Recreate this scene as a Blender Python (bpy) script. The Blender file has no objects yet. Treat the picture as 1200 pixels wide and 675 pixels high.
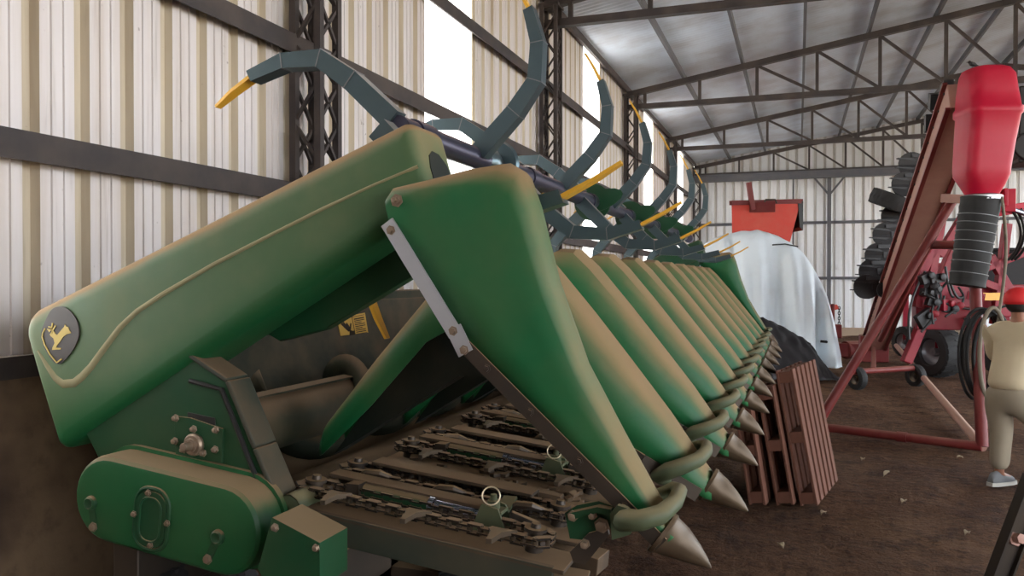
import bpy, bmesh, math, random
from mathutils import Vector, Matrix, noise
random.seed(7)
PI = math.pi
C = bpy.context.scene.collection
SC = bpy.context.scene

# ------------------------------------------------------------------ camera
F, HZ, VX = 950.0, 328.0, 935.0          # focal length in px, horizon row, column where lines along the wall meet
TH = math.atan((VX-600)/F)
CAMZ = 1.8
cd = bpy.data.cameras.new('camera'); cam = bpy.data.objects.new('camera', cd); C.objects.link(cam)
cd.sensor_width = 36; cd.lens = F/1200*36; cd.clip_start = .05; cd.clip_end = 500
cam.location = (0, 0, CAMZ)
cam.rotation_euler = (PI/2 - math.atan((337.5-HZ)/F), 0, TH)
SC.camera = cam
CT, ST = math.cos(TH), math.sin(TH)
def ray(px, py):
    a = (px-600)/F; b = (HZ-py)/F
    return Vector((CT*a-ST, ST*a+CT, b))
def P(px, py, X=None, Y=None, Z=None):
    d = ray(px, py)
    t = X/d.x if X is not None else (Y/d.y if Y is not None else (Z-CAMZ)/d.z)
    return Vector((d.x*t, d.y*t, CAMZ+d.z*t))

# ------------------------------------------------------------------ mesh builder
def V(*a): return Vector(a)
class MB:
    def __init__(s): s.v = []; s.f = []; s.m = []; s.sm = []
    def add(s, vs, fs, mat=0, smooth=False):
        o = len(s.v); s.v += [Vector(v) for v in vs]
        for f in fs:
            s.f.append([i+o for i in f]); s.m.append(mat); s.sm.append(smooth)
        return s
    def box(s, c, d, R=None, mat=0):
        c = Vector(c); h = Vector(d)/2; vs = []
        for x in (-1, 1):
            for y in (-1, 1):
                for z in (-1, 1):
                    w = Vector((x*h.x, y*h.y, z*h.z)); vs.append(c + (R @ w if R else w))
        return s.add(vs, [(0,1,3,2),(4,6,7,5),(0,4,5,1),(2,3,7,6),(0,2,6,4),(1,5,7,3)], mat)
    def beam(s, p, q, w, h, up=(0,0,1), mat=0, w2=None, h2=None):
        p, q = Vector(p), Vector(q); d = (q-p).normalized(); u = Vector(up)
        r = d.cross(u)
        if r.length < 1e-4: r = d.cross(Vector((1,0,0)))
        r.normalize(); u = r.cross(d)
        w2 = w if w2 is None else w2; h2 = h if h2 is None else h2; vs = []
        for c, a, b in ((p, w, h), (q, w2, h2)):
            for i, j in ((-1,-1),(1,-1),(1,1),(-1,1)): vs.append(c + r*(i*a/2) + u*(j*b/2))
        return s.add(vs, [(3,2,1,0),(4,5,6,7),(0,1,5,4),(1,2,6,5),(2,3,7,6),(3,0,4,7)], mat)
    def tube(s, pts, r, n=10, cap=True, mat=0, closed=False, flat=1.0, up=None):
        pts = [Vector(p) for p in pts]; k = len(pts)
        rs = r if isinstance(r, (list, tuple)) else [r]*k
        o = len(s.v); ref = None
        for i, p in enumerate(pts):
            a = pts[(i-1) % k] if (i or closed) else p; b = pts[(i+1) % k] if (i < k-1 or closed) else p
            t = (b-a).normalized()
            if ref is None:
                ref = Vector(up) if up else (Vector((0,0,1)) if abs(t.z) < .9 else Vector((1,0,0)))
            ref = ref - t*ref.dot(t)
            if ref.length < 1e-5: ref = t.orthogonal()
            ref.normalize(); bn = t.cross(ref)
            for j in range(n):
                an = 2*PI*j/n
                s.v.append(p + ref*(math.cos(an)*rs[i]*flat) + bn*(math.sin(an)*rs[i]))
        for i in range(k if closed else k-1):
            for j in range(n):
                a = o+i*n+j; b = o+i*n+(j+1) % n; c = o+((i+1) % k)*n+(j+1) % n; d = o+((i+1) % k)*n+j
                s.f.append([a, b, c, d]); s.m.append(mat); s.sm.append(True)
        if cap and not closed:
            s.f.append([o+j for j in range(n)][::-1]); s.m.append(mat); s.sm.append(False)
            s.f.append([o+(k-1)*n+j for j in range(n)]); s.m.append(mat); s.sm.append(False)
        return s
    def lathe(s, c, ax, prof, n=24, mat=0, cap=True, smooth=True):
        c = Vector(c); ax = Vector(ax).normalized(); u = ax.orthogonal().normalized(); w = ax.cross(u); o = len(s.v); k = len(prof)
        for t, r in prof:
            for j in range(n):
                an = 2*PI*j/n; s.v.append(c + ax*t + (u*math.cos(an)+w*math.sin(an))*max(r, 1e-4))
        for i in range(k-1):
            for j in range(n):
                s.f.append([o+i*n+j, o+i*n+(j+1) % n, o+(i+1)*n+(j+1) % n, o+(i+1)*n+j]); s.m.append(mat); s.sm.append(smooth)
        if cap:
            s.f.append([o+j for j in range(n)][::-1]); s.m.append(mat); s.sm.append(False)
            s.f.append([o+(k-1)*n+j for j in range(n)]); s.m.append(mat); s.sm.append(False)
        return s
    def prism(s, poly, ext, mat=0):
        poly = [Vector(p) for p in poly]; e = Vector(ext); n = len(poly)
        vs = poly + [p+e for p in poly]
        fs = [list(range(n))[::-1], list(range(n, 2*n))] + [[i, (i+1) % n, n+(i+1) % n, n+i] for i in range(n)]
        return s.add(vs, fs, mat)
    def loft(s, rings, closed=False, caps=False, mat=0, smooth=True):
        n = len(rings[0]); vs = [p for r in rings for p in r]; fs = []
        for i in range(len(rings)-1):
            for j in range(n if closed else n-1):
                fs.append([i*n+j, i*n+(j+1) % n, (i+1)*n+(j+1) % n, (i+1)*n+j])
        s.add(vs, fs, mat, smooth)
        if caps:
            o = len(s.v)-len(vs)
            s.f.append([o+j for j in range(n)][::-1]); s.m.append(mat); s.sm.append(False)
            s.f.append([o+(len(rings)-1)*n+j for j in range(n)]); s.m.append(mat); s.sm.append(False)
        return s
    def bolt(s, c, ax, r=.012, h=.012, mat=0):
        return s.lathe(c, ax, [(0, r*1.5), (h*.3, r*1.5), (h*.3, r), (h, r), (h*1.1, r*.5)], 6, mat)

WORLD = {}
def wl(o): return WORLD.get(o.name, Vector((0,0,0)))
def obj(name, mb, mats, parent=None, sharp=35, bevel=0, solid=0, base=None, recalc=True):
    off = wl(parent) if parent else (Vector(base) if base is not None else Vector((0,0,0)))
    me = bpy.data.meshes.new(name)
    me.from_pydata([v-off for v in mb.v], [], mb.f)
    if not isinstance(mats, (list, tuple)): mats = [mats]
    for m in mats: me.materials.append(m)
    me.polygons.foreach_set('material_index', mb.m)
    me.polygons.foreach_set('use_smooth', [True]*len(mb.f) if sharp else mb.sm)
    if recalc:
        bm = bmesh.new(); bm.from_mesh(me); bmesh.ops.recalc_face_normals(bm, faces=bm.faces); bm.to_mesh(me); bm.free()
    if sharp: me.set_sharp_from_angle(angle=math.radians(sharp))
    me.update()
    o = bpy.data.objects.new(name, me); C.objects.link(o)
    if parent: o.parent = parent; WORLD[o.name] = off
    else: o.location = off; WORLD[o.name] = off
    if solid:
        md = o.modifiers.new('thickness', 'SOLIDIFY'); md.thickness = solid; md.offset = -1
    if bevel:
        md = o.modifiers.new('edges', 'BEVEL'); md.width = bevel; md.segments = 2; md.limit_method = 'ANGLE'; md.angle_limit = math.radians(40)
        md.harden_normals = True
    return o
def tag(o, label, cat, group=None, kind=None):
    o['label'] = label; o['category'] = cat
    if group: o['group'] = group
    if kind: o['kind'] = kind
    return o
def thing(name, label, cat, loc, group=None):
    o = bpy.data.objects.new(name, None); C.objects.link(o); o.location = loc; WORLD[o.name] = Vector(loc)
    o.empty_display_size = .1
    return tag(o, label, cat, group)
def struct(name, mb, mats, **k):
    o = obj(name, mb, mats, **k); o['kind'] = 'structure'; return o
def dup(o, off, parent=None):
    c = o.copy(); C.objects.link(c); c.parent = parent if parent is not None else o.parent
    c.location = o.location + Vector(off)
    WORLD[c.name] = wl(o) + Vector(off)
    for ch in o.children:
        d = ch.copy(); C.objects.link(d); d.parent = c
        for g in ch.children:
            e = g.copy(); C.objects.link(e); e.parent = d
    return c

# ------------------------------------------------------------------ materials
def lin(r, g, b):
    f = lambda c: c/12.92 if c <= .04045 else ((c+.055)/1.055)**2.4
    return (f(r/255), f(g/255), f(b/255), 1)
def newmat(name):
    m = bpy.data.materials.new(name); m.use_nodes = True; nt = m.node_tree
    return m, nt, nt.nodes['Principled BSDF']
def nd(nt, t, **k):
    n = nt.nodes.new(t)
    for a, b in k.items(): setattr(n, a, b)
    return n
def mixc(nt, fac, a, b):
    n = nd(nt, 'ShaderNodeMix', data_type='RGBA')
    for i, v in ((0, fac), (6, a), (7, b)):
        if isinstance(v, bpy.types.NodeSocket): nt.links.new(v, n.inputs[i])
        else: n.inputs[i].default_value = v
    return n.outputs[2]
def mth(nt, op, a, b=None, clamp=False):
    n = nd(nt, 'ShaderNodeMath', operation=op, use_clamp=clamp)
    for i, v in ((0, a), (1, b)):
        if v is None: continue
        if isinstance(v, bpy.types.NodeSocket): nt.links.new(v, n.inputs[i])
        else: n.inputs[i].default_value = v
    return n.outputs[0]
def rng(nt, v, a, b, c=0., d=1.):
    n = nd(nt, 'ShaderNodeMapRange', clamp=True, interpolation_type='SMOOTHSTEP')
    nt.links.new(v, n.inputs[0])
    for i, x in ((1, a), (2, b), (3, c), (4, d)): n.inputs[i].default_value = x
    return n.outputs[0]
def noi(nt, scale, detail=3, rough=.55, stretch=None, coord='Object'):
    tc = nd(nt, 'ShaderNodeTexCoord'); n = nd(nt, 'ShaderNodeTexNoise')
    n.inputs['Scale'].default_value = scale; n.inputs['Detail'].default_value = detail; n.inputs['Roughness'].default_value = rough
    if stretch:
        mp = nd(nt, 'ShaderNodeMapping'); mp.inputs['Scale'].default_value = stretch
        nt.links.new(tc.outputs[coord], mp.inputs[0]); nt.links.new(mp.outputs[0], n.inputs['Vector'])
    else: nt.links.new(tc.outputs[coord], n.inputs['Vector'])
    return n.outputs['Fac']
def bump(nt, b, h, strength=.3, dist=.02):
    n = nd(nt, 'ShaderNodeBump'); n.inputs['Strength'].default_value = strength; n.inputs['Distance'].default_value = dist
    nt.links.new(h, n.inputs['Height']); nt.links.new(n.outputs[0], b.inputs['Normal'])
DUST = lin(138, 110, 78)
def dusty(name, base, rough=.35, metal=0., lo=.15, hi=.75, amt=.95, veil=.12, dust=DUST, var=.25, bmp=.0, edge=False, spec=.3):
    """painted or bare metal with farm dust settled on its upward faces and a thin patchy film elsewhere"""
    m, nt, b = newmat(name)
    g = nd(nt, 'ShaderNodeNewGeometry'); sx = nd(nt, 'ShaderNodeSeparateXYZ'); nt.links.new(g.outputs['Normal'], sx.inputs[0])
    n1 = noi(nt, 3.0, 4); n2 = noi(nt, 22, 3)
    up = mth(nt, 'ADD', sx.outputs[2], mth(nt, 'MULTIPLY', mth(nt, 'SUBTRACT', n1, .5), .5))
    d = mth(nt, 'MULTIPLY', rng(nt, up, lo, hi), amt)
    film = mth(nt, 'MULTIPLY', rng(nt, n1, .3, .75), veil)
    if edge:      # the dust film is wiped thin along the lower edge of the raised cover
        tc = nd(nt, 'ShaderNodeTexCoord'); sp = nd(nt, 'ShaderNodeSeparateXYZ'); nt.links.new(tc.outputs['Object'], sp.inputs[0])
        a, b_ = P(470, 283, Y=2.31), P(70, 525, Y=2.31); dv = (a-b_).normalized(); nv = (-dv.z, dv.x); o = (a.x+1.3)*nv[0]+a.z*nv[1]
        dist = mth(nt, 'SUBTRACT', mth(nt, 'ADD', mth(nt, 'MULTIPLY', sp.outputs[0], nv[0]), mth(nt, 'MULTIPLY', sp.outputs[2], nv[1])), o)
        film = mth(nt, 'MULTIPLY', mth(nt, 'ADD', mth(nt, 'MULTIPLY', film, .5), veil*.6), rng(nt, dist, .015, .17))
    up_ = d; d = mth(nt, 'MAXIMUM', d, film)
    col = mixc(nt, mth(nt, 'MULTIPLY', n2, var), base, tuple(c*.55 for c in base[:3])+(1,))
    cc_ = mixc(nt, film, col, dust)
    nt.links.new(mixc(nt, up_, cc_, DUST if edge else dust), b.inputs['Base Color'])
    nt.links.new(rng(nt, d, 0, 1, rough, .85), b.inputs['Roughness'])
    b.inputs['Specular IOR Level'].default_value = spec
    if metal: nt.links.new(rng(nt, d, 0, .7, metal, 0), b.inputs['Metallic'])
    if bmp: bump(nt, b, n2, bmp, .004)
    return m
def plain(name, col, rough=.5, metal=0., var=.2, scale=15, bmp=0):
    m, nt, b = newmat(name)
    n = noi(nt, scale, 4)
    nt.links.new(mixc(nt, mth(nt, 'MULTIPLY', n, var*1.6), col, tuple(c*.45 for c in col[:3])+(1,)), b.inputs['Base Color'])
    b.inputs['Roughness'].default_value = rough; b.inputs['Metallic'].default_value = metal
    if bmp: bump(nt, b, n, bmp, .01)
    return m
M = {}
GREEN = lin(22, 96, 56)
M['inner'] = dusty('dark hollow fill', lin(22, 28, 22), .6, lo=.3, hi=.9, amt=.5, veil=.15, dust=lin(110, 92, 70))
M['green2'] = dusty('deep green paint', lin(24, 84, 48), .4, lo=.3, hi=.8, veil=.1, dust=lin(118, 96, 70)); M['steelblue'] = dusty('worn bluish steel tube', lin(78, 78, 96), .3, metal=.7, lo=.4, hi=.95, amt=.7, veil=.05, dust=lin(130, 96, 80))
M['green'] = dusty('dusty green paint', GREEN, .42, lo=.05, hi=.75, veil=.12)
M['cover'] = dusty('dusty moulded green cover', lin(26, 88, 50), .42, lo=.02, hi=.6, veil=.5, dust=lin(118, 118, 88), edge=True)
M['dgreen'] = dusty('dark green paint', lin(20, 66, 40), .45, lo=.35, hi=.8, veil=.1, dust=lin(118, 96, 70))
M['trough'] = dusty('dust coated green sheet', lin(30, 42, 32), .6, lo=.1, hi=.9, veil=.4, dust=lin(108, 88, 68))
M['reel'] = dusty('weathered dark green tube', lin(84, 100, 106), .28, metal=.65, lo=.35, hi=.9, amt=.55, veil=.05, dust=lin(150, 130, 112))
M['yellow'] = plain('yellow plastic tine', lin(216, 160, 44), .45, var=.15)
M['emblem_yellow'] = plain('emblem yellow', lin(196, 168, 78), .5, var=.1)
M['black'] = plain('black plastic', lin(26, 24, 24), .45)
M['alu'] = plain('bare aluminium strip', lin(190, 190, 196), .4, .6, var=.15)
M['steel'] = dusty('dark dusty steel', lin(72, 66, 62), .4, metal=.7, lo=.3, hi=.8, amt=.8, veil=.15)
M['chain'] = dusty('oily dusty chain', lin(52, 48, 46), .35, metal=.75, lo=.45, hi=.95, amt=.85, veil=.1, dust=lin(150, 122, 94))
M['lug'] = dusty('worn chain lug', lin(96, 84, 72), .3, metal=.6, lo=.4, hi=1, amt=.7, veil=.1, dust=lin(140, 116, 90))
M['deck'] = dusty('dust covered deck plate', lin(58, 47, 37), .7, lo=.3, hi=.95, amt=1, veil=.4, dust=lin(122, 97, 72), bmp=.4)
M['frame'] = dusty('dull grey green frame', lin(44, 52, 44), .55, lo=.3, hi=.8, veil=.3, dust=lin(104, 84, 64))
M['chrome'] = plain('polished rod', lin(150, 150, 165), .2, .95, var=.3)
M['nose'] = dusty('worn nose tip', lin(78, 64, 50), .42, metal=.4, lo=.5, hi=1.0, amt=.5, veil=.3, dust=lin(120, 98, 74))
M['guard'] = dusty('dusty green rubber guard', lin(62, 76, 54), .6, lo=.1, hi=.9, amt=.8, veil=.3, dust=lin(122, 110, 82))
M['bolt'] = plain('bolt heads', lin(150, 130, 112), .4, .6)
M['rubber'] = plain('black rubber', lin(34, 32, 32), .75, var=.3, bmp=.2)
M['beam'] = dusty('dark painted structural steel', lin(62, 56, 56), .55, metal=.2, lo=.5, hi=1, amt=.55, veil=.25, dust=lin(120, 104, 92))
M['beamgrey'] = dusty('grey painted structural steel', lin(92, 92, 98), .55, metal=.2, lo=.5, hi=1, amt=.4, veil=.25, dust=lin(130, 120, 112))
M['wood'] = plain('red stained pallet wood', lin(112, 68, 50), .85, var=.5, scale=9, bmp=.3)
M['red'] = dusty('faded red paint', lin(140, 6, 38), .4, lo=.55, hi=1., amt=.5, veil=.12, dust=lin(170, 128, 110))
M['brightred'] = dusty('bright red paint', lin(180, 6, 46), .45, lo=.7, hi=1.2, amt=.35, veil=.08, dust=lin(190, 110, 110))
M['rustred'] = dusty('dusty dark red paint', lin(112, 34, 34), .45, lo=.4, hi=1, amt=.5, veil=.15, dust=lin(150, 108, 92))
M['orange'] = dusty('orange red hopper paint', lin(206, 62, 48), .5, lo=.4, hi=1., amt=.5, veil=.2, dust=lin(180, 130, 104))
M['pinkdust'] = dusty('dust pink chute steel', lin(170, 124, 112), .6, lo=.2, hi=.9, amt=.6, veil=.4, dust=lin(184, 150, 132))
M['darkunit'] = plain('dark planter parts', lin(46, 44, 46), .5, .3, var=.5)
M['grey'] = plain('grey steel', lin(132, 132, 136), .4, .6)
M['blacktarp'] = plain('black sheeting', lin(36, 33, 36), .55, var=.3, bmp=.2)
M['skin'] = plain('skin', lin(150, 98, 74), .55, var=.1)
M['shirt'] = plain('beige work shirt', lin(196, 178, 148), .85, var=.15, scale=6)
M['trousers'] = plain('grey beige trousers', lin(150, 136, 116), .85, var=.2, scale=6)
M['cap'] = plain('red cap', lin(206, 26, 30), .7, var=.15)
M['shoe'] = plain('grey trainer', lin(110, 110, 112), .7)
M['sole'] = plain('pale sole', lin(190, 184, 174), .7)
M['hair'] = plain('dark hair', lin(34, 26, 22), .7)
M['paper'] = plain('yellow paper label', lin(206, 164, 78), .6, var=.1)
M['ink'] = plain('label ink', lin(52, 38, 28), .7)
M['leaf'] = plain('dry husk', lin(186, 164, 134), .8)
M['bird'] = plain('dark feathers', lin(44, 42, 44), .7)

def tarp_mat():
    m, nt, b = newmat('white plastic sheet')
    n = noi(nt, 2.2, 5)
    nt.links.new(mixc(nt, rng(nt, n, .5, .8, 0, .5), lin(228, 236, 242), lin(206, 210, 212)), b.inputs['Base Color'])
    b.inputs['Roughness'].default_value = .38
    bump(nt, b, noi(nt, 9, 4), .25, .03)
    return m
M['tarp'] = tarp_mat()
def wall_mat(name, col, streak, amt=.5):
    m, nt, b = newmat(name)
    s1 = noi(nt, 1., 5, .6, (1, 7, .35)); s2 = noi(nt, 1., 4, .6, (1, 26, 1.2)); sp = noi(nt, 16, 2)
    c = mixc(nt, mth(nt, 'MULTIPLY', rng(nt, s1, .4, .75), amt), col, streak)
    c = mixc(nt, mth(nt, 'MULTIPLY', rng(nt, s2, .58, .8), .35), c, lin(120, 104, 86))
    c = mixc(nt, mth(nt, 'MULTIPLY', rng(nt, sp, .72, .8), .6), c, lin(96, 78, 62))
    nt.links.new(c, b.inputs['Base Color'])
    b.inputs['Roughness'].default_value = .5; b.inputs['Metallic'].default_value = .25
    return m
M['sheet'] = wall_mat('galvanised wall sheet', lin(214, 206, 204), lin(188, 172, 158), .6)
M['sheetrib'] = wall_mat('tan channel of the wall sheet', lin(198, 184, 162), lin(160, 142, 120), .8)  # channel faces get a tanner tone than the flats
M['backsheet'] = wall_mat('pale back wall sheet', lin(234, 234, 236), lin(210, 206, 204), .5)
M['backrib'] = wall_mat('grey channel of the back wall sheet', lin(206, 202, 198), lin(176, 168, 162), .7)  # channel faces are greyer than the flats
def roof_mat():
    m, nt, b = newmat('galvanised roof sheet')
    n = noi(nt, 1.2, 5)
    nt.links.new(mixc(nt, rng(nt, n, .35, .7), lin(214, 222, 234), lin(190, 192, 200)), b.inputs['Base Color'])
    b.inputs['Metallic'].default_value = .4; b.inputs['Roughness'].default_value = .45
    return m
M['roof'] = roof_mat()
def translucent():
    m, nt, b = newmat('translucent white sheet')
    t = nd(nt, 'ShaderNodeBsdfTranslucent'); t.inputs[0].default_value = (.95, .96, .97, 1)
    g = nd(nt, 'ShaderNodeBsdfDiffuse'); g.inputs[0].default_value = (.9, .9, .9, 1)
    mx = nd(nt, 'ShaderNodeMixShader'); mx.inputs[0].default_value = .2
    nt.links.new(t.outputs[0], mx.inputs[1]); nt.links.new(g.outputs[0], mx.inputs[2])
    nt.links.new(mx.outputs[0], nt.nodes['Material Output'].inputs[0])
    return m
M['skylight'] = translucent()
def dirt():
    m, nt, b = newmat('trodden earth')
    n1 = noi(nt, .45, 5); n2 = noi(nt, 3.2, 6, .7); n3 = noi(nt, 13, 5, .7); n4 = noi(nt, 42, 4, .7)
    c = mixc(nt, rng(nt, n1, .38, .66), lin(92, 62, 44), lin(122, 90, 66))
    c = mixc(nt, rng(nt, n2, .48, .66, 0, .75), c, lin(66, 45, 33))
    c = mixc(nt, rng(nt, n3, .52, .68, 0, .65), c, lin(52, 35, 26))
    c = mixc(nt, rng(nt, n3, .48, .34, 0, .4), c, lin(142, 108, 80))
    c = mixc(nt, rng(nt, n4, .58, .7, 0, .6), c, lin(40, 27, 20))
    nt.links.new(c, b.inputs['Base Color']); b.inputs['Roughness'].default_value = .95; b.inputs['Specular IOR Level'].default_value = .15
    h = mth(nt, 'ADD', n2, mth(nt, 'ADD', mth(nt, 'MULTIPLY', n3, .7), mth(nt, 'MULTIPLY', n4, .4)))
    bump(nt, b, h, 1.0, .12)
    return m
M['dirt'] = dirt()
def basewall():
    m, nt, b = newmat('stained low wall render')
    n1 = noi(nt, 1.1, 4); n2 = noi(nt, 10, 5)
    c = mixc(nt, rng(nt, n1, .4, .62), lin(72, 54, 42), lin(124, 100, 76))
    c = mixc(nt, rng(nt, n2, .5, .75, 0, .4), c, lin(66, 50, 40))
    nt.links.new(c, b.inputs['Base Color']); b.inputs['Roughness'].default_value = .9
    bump(nt, b, n2, .4, .02)
    return m
M['basewall'] = basewall()
M['ground'] = plain('pale sunlit yard', lin(206, 192, 170), .95, var=.1, scale=.6)
# ================================================================== THE SHED
XW, Y0, Y1, ZB = -3.4, -5.0, 28.5, 1.38       # left wall plane, front and back of the shed, top of the low wall
EAVE, SLOPE, XR = 5.6, .165, 4.6
TRUSSY = [-.8, 4.96, 10.75, 16.45, 22.1, 27.9]
def roofz(x): return EAVE + SLOPE*(x-XW) if x <= XR else EAVE + SLOPE*(2*XR-x-XW)
PITCH = .29
def profile(a, b):
    """(distance along, depth of the channel, channel?) points of a trapezoidal sheet between a and b"""
    out = []; k = math.floor(a/PITCH)
    while k*PITCH < b:
        s = k*PITCH
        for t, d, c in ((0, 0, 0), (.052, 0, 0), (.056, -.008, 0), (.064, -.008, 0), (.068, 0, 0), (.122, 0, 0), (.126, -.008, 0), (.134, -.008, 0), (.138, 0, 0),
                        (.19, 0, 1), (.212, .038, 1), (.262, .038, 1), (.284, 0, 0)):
            if a-1e-6 <= s+t <= b+1e-6: out.append((s+t, d, c))
        k += 1
    return out
def wall_sheet(mb, pts, z0, zf, f, allmat=None):
    for i in range(len(pts)-1):
        (s, d, c), (s2, d2, c2) = pts[i], pts[i+1]
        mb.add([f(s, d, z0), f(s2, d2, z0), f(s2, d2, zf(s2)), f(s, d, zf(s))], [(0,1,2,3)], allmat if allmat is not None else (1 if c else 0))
fl = lambda s, d, z: V(XW-d, s, z)
gaps = [(1.45, 2.61), (7.1, 8.3), (13.2, 14.4), (18.9, 20.1), (24.5, 25.7)]  # first panel lies out of view, added for the light it lets in
mb = MB(); cur = Y0
for i, (a, b) in enumerate(gaps+[(Y1, Y1)]):
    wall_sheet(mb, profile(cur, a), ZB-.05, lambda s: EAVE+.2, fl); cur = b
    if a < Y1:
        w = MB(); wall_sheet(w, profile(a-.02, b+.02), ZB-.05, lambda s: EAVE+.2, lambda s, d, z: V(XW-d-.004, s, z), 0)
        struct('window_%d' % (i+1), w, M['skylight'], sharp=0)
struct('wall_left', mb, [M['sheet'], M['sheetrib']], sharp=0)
mb = MB(); mb.box((XW-.02, (Y0+Y1)/2, ZB/2-.03), (.22, Y1-Y0, ZB+.02)); struct('wall_left_base', mb, M['basewall'])
mb = MB(); mb.box((XW+.1, (Y0+Y1)/2, ZB+.03), (.05, Y1-Y0, .1)); struct('trim_1', mb, M['beam'])
# back wall
fb = lambda s, d, z: V(s, Y1+d, z)
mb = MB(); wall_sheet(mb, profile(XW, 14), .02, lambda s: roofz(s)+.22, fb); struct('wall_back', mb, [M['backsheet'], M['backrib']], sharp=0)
mb = MB(); mb.box((5.3, Y1+.05, .1), (17.6, .25, .3)); struct('baseboard_back', mb, plain('pale concrete kerb', lin(170, 146, 124), .9))
# unseen front wall, added with its opening sized to dim the near left
ff = lambda s, d, z: V(s, Y0-d, z)
mb = MB(); wall_sheet(mb, profile(XW, 4.5), .02, lambda s: roofz(s)+.2, ff); wall_sheet(mb, profile(4.5, 10.5), 4.4, lambda s: roofz(s)+.2, ff); struct('wall_front_light_block', mb, [M['sheet'], M['sheetrib']], sharp=0)
# floor: trodden earth, and the yard the open front and side give onto
nx, ny = 150, 300; mb = MB(); vs = []; fs = []
for i in range(nx+1):
    for j in range(ny+1):
        x = -3.5 + 18*i/nx; y = -5.5 + 36*j/ny
        z = .035*noise.noise(V(x*.7, y*.7, 0)) + .022*noise.noise(V(x*2.6, y*2.6, 3)) + .014*noise.noise(V(x*7, y*7, 7))
        vs.append((x, y, z-.02))
for i in range(nx):
    for j in range(ny): fs.append((i*(ny+1)+j, (i+1)*(ny+1)+j, (i+1)*(ny+1)+j+1, i*(ny+1)+j+1))
mb.add(vs, fs, 0, True); struct('floor', mb, M['dirt'], sharp=0).data.polygons.foreach_set('use_smooth', [True]*len(fs))
mb = MB(); mb.add([(-90,-90,-.12),(90,-90,-.12),(90,90,-.12),(-90,90,-.12)], [(0,1,2,3)]); struct('ground', mb, M['ground'])
# roof sheets: fine corrugation running down the slope
mb = MB(); vs = []; fs = []; n = int((Y1-Y0+.6)/.13*6)
for i in range(n+1):
    y = Y0-.3 + i*.13/6; h = .014*math.cos(2*PI*i/6)
    vs += [(XW-.25, y, roofz(XW-.25)+.2+h), (XR, y, roofz(XR)+.2+h), (2*XR-XW+.4, y, roofz(XW-.4)+.2+h)]
for i in range(n):
    for k in (0, 1): fs.append((3*i+k, 3*i+3+k, 3*i+4+k, 3*i+1+k))
mb.add(vs, fs, 0, True); struct('ceiling', mb, M['roof'], sharp=60)
# purlins
k = 0; x = XW+.08
while x < 12.4:
    mb = MB(); z = roofz(x); mb.beam((x, Y0, z+.1), (x, Y1-.05, z+.1), .05, .12)
    struct('purlin', mb, M['beamgrey'] if k else M['beam']); x += 1.14; k += 1
# wall girts (steel angles on the inside of the sheets)
for z in (2.44, 3.47, 4.55):
    mb = MB(); mb.box((XW+.06, (Y0+Y1)/2, z), (.1, Y1-Y0, .07)); mb.box((XW+.105, (Y0+Y1)/2, z-.05), (.012, Y1-Y0, .1)); struct('wall_girt', mb, M['beam'])
for z in (1.86, 3.68):
    mb = MB(); mb.box((4.8, Y1-.06, z), (16.2, .08, .09)); struct('wall_girt', mb, M['beamgrey'])
# lattice columns
def lattice(y):
    mb = MB(); x0, x1, ya, yb = XW+.08, XW+.28, y-.115, y+.115; top = EAVE-.02
    for cx in (x0, x1):
        for cy in (ya, yb): mb.beam((cx, cy, 0), (cx, cy, top), .05, .05)
    k = 0; z = .1
    while z < top-.28:
        z2 = z+.28
        for cx in (x0, x1):
            p, q = ((ya, yb), (yb, ya))[k % 2]
            mb.beam((cx, p, z), (cx, q, z2), .022, .022); mb.beam((cx, q, z), (cx, p, z2), .022, .022)
        for cy in (ya, yb):
            p, q = ((x0, x1), (x1, x0))[k % 2]
            mb.beam((p, cy, z), (q, cy, z2), .022, .022)
        z = z2; k += 1
    mb.box(((x0+x1)/2, y, top-.02), (.28, .3, .04))
    mb.box(((x0+x1)/2, y, .02), (.3, .32, .04))
    struct('lattice_column', mb, M['beam'])
for y in TRUSSY: lattice(y)
# roof trusses
def truss(y):
    mb = MB(); xe = 2*XR-XW-.3; zb = EAVE-.28; x0 = XW+.1; last = abs(y-27.9) < .1
    mb.beam((x0, y, zb), (xe, y, zb), .12, .1)
    for a, b in ((x0, XR), (XR, xe)):
        mb.beam((a, y, roofz(a)-.04), (b, y, roofz(b)-.04), .12, .11)
    xs = [XW+.46+1.09*i for i in range(16)]
    for i, x in enumerate(xs):
        if x > xe-.1: break
        zt = roofz(x)-.08
        if zt-zb > .08: mb.beam((x, y, zb), (x, y, zt), .06, .06, up=(0,1,0))
        if 1 < i and x < XR-.5: mb.beam((x, y, zt), (xs[i+1], y, zb+.03), .05, .05, up=(0,1,0))
        if x > XR and i+1 < len(xs) and xs[i+1] < xe: mb.beam((x, y, zb+.03), (xs[i+1], y, roofz(xs[i+1])-.1), .05, .05, up=(0,1,0))
    struct('roof_truss', mb, M['beam'])
    if last:
        b2 = MB(); b2.box(((x0+xe)/2, y-.1, zb-.13), (xe-x0, .1, .2)); b2.box(((x0+xe)/2, y-.1, zb-.03), (xe-x0, .2, .03)); b2.box(((x0+xe)/2, y-.1, zb-.24), (xe-x0, .2, .03))
        struct('tie_beam', b2, M['beamgrey'])
for y in TRUSSY: truss(y)
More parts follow.
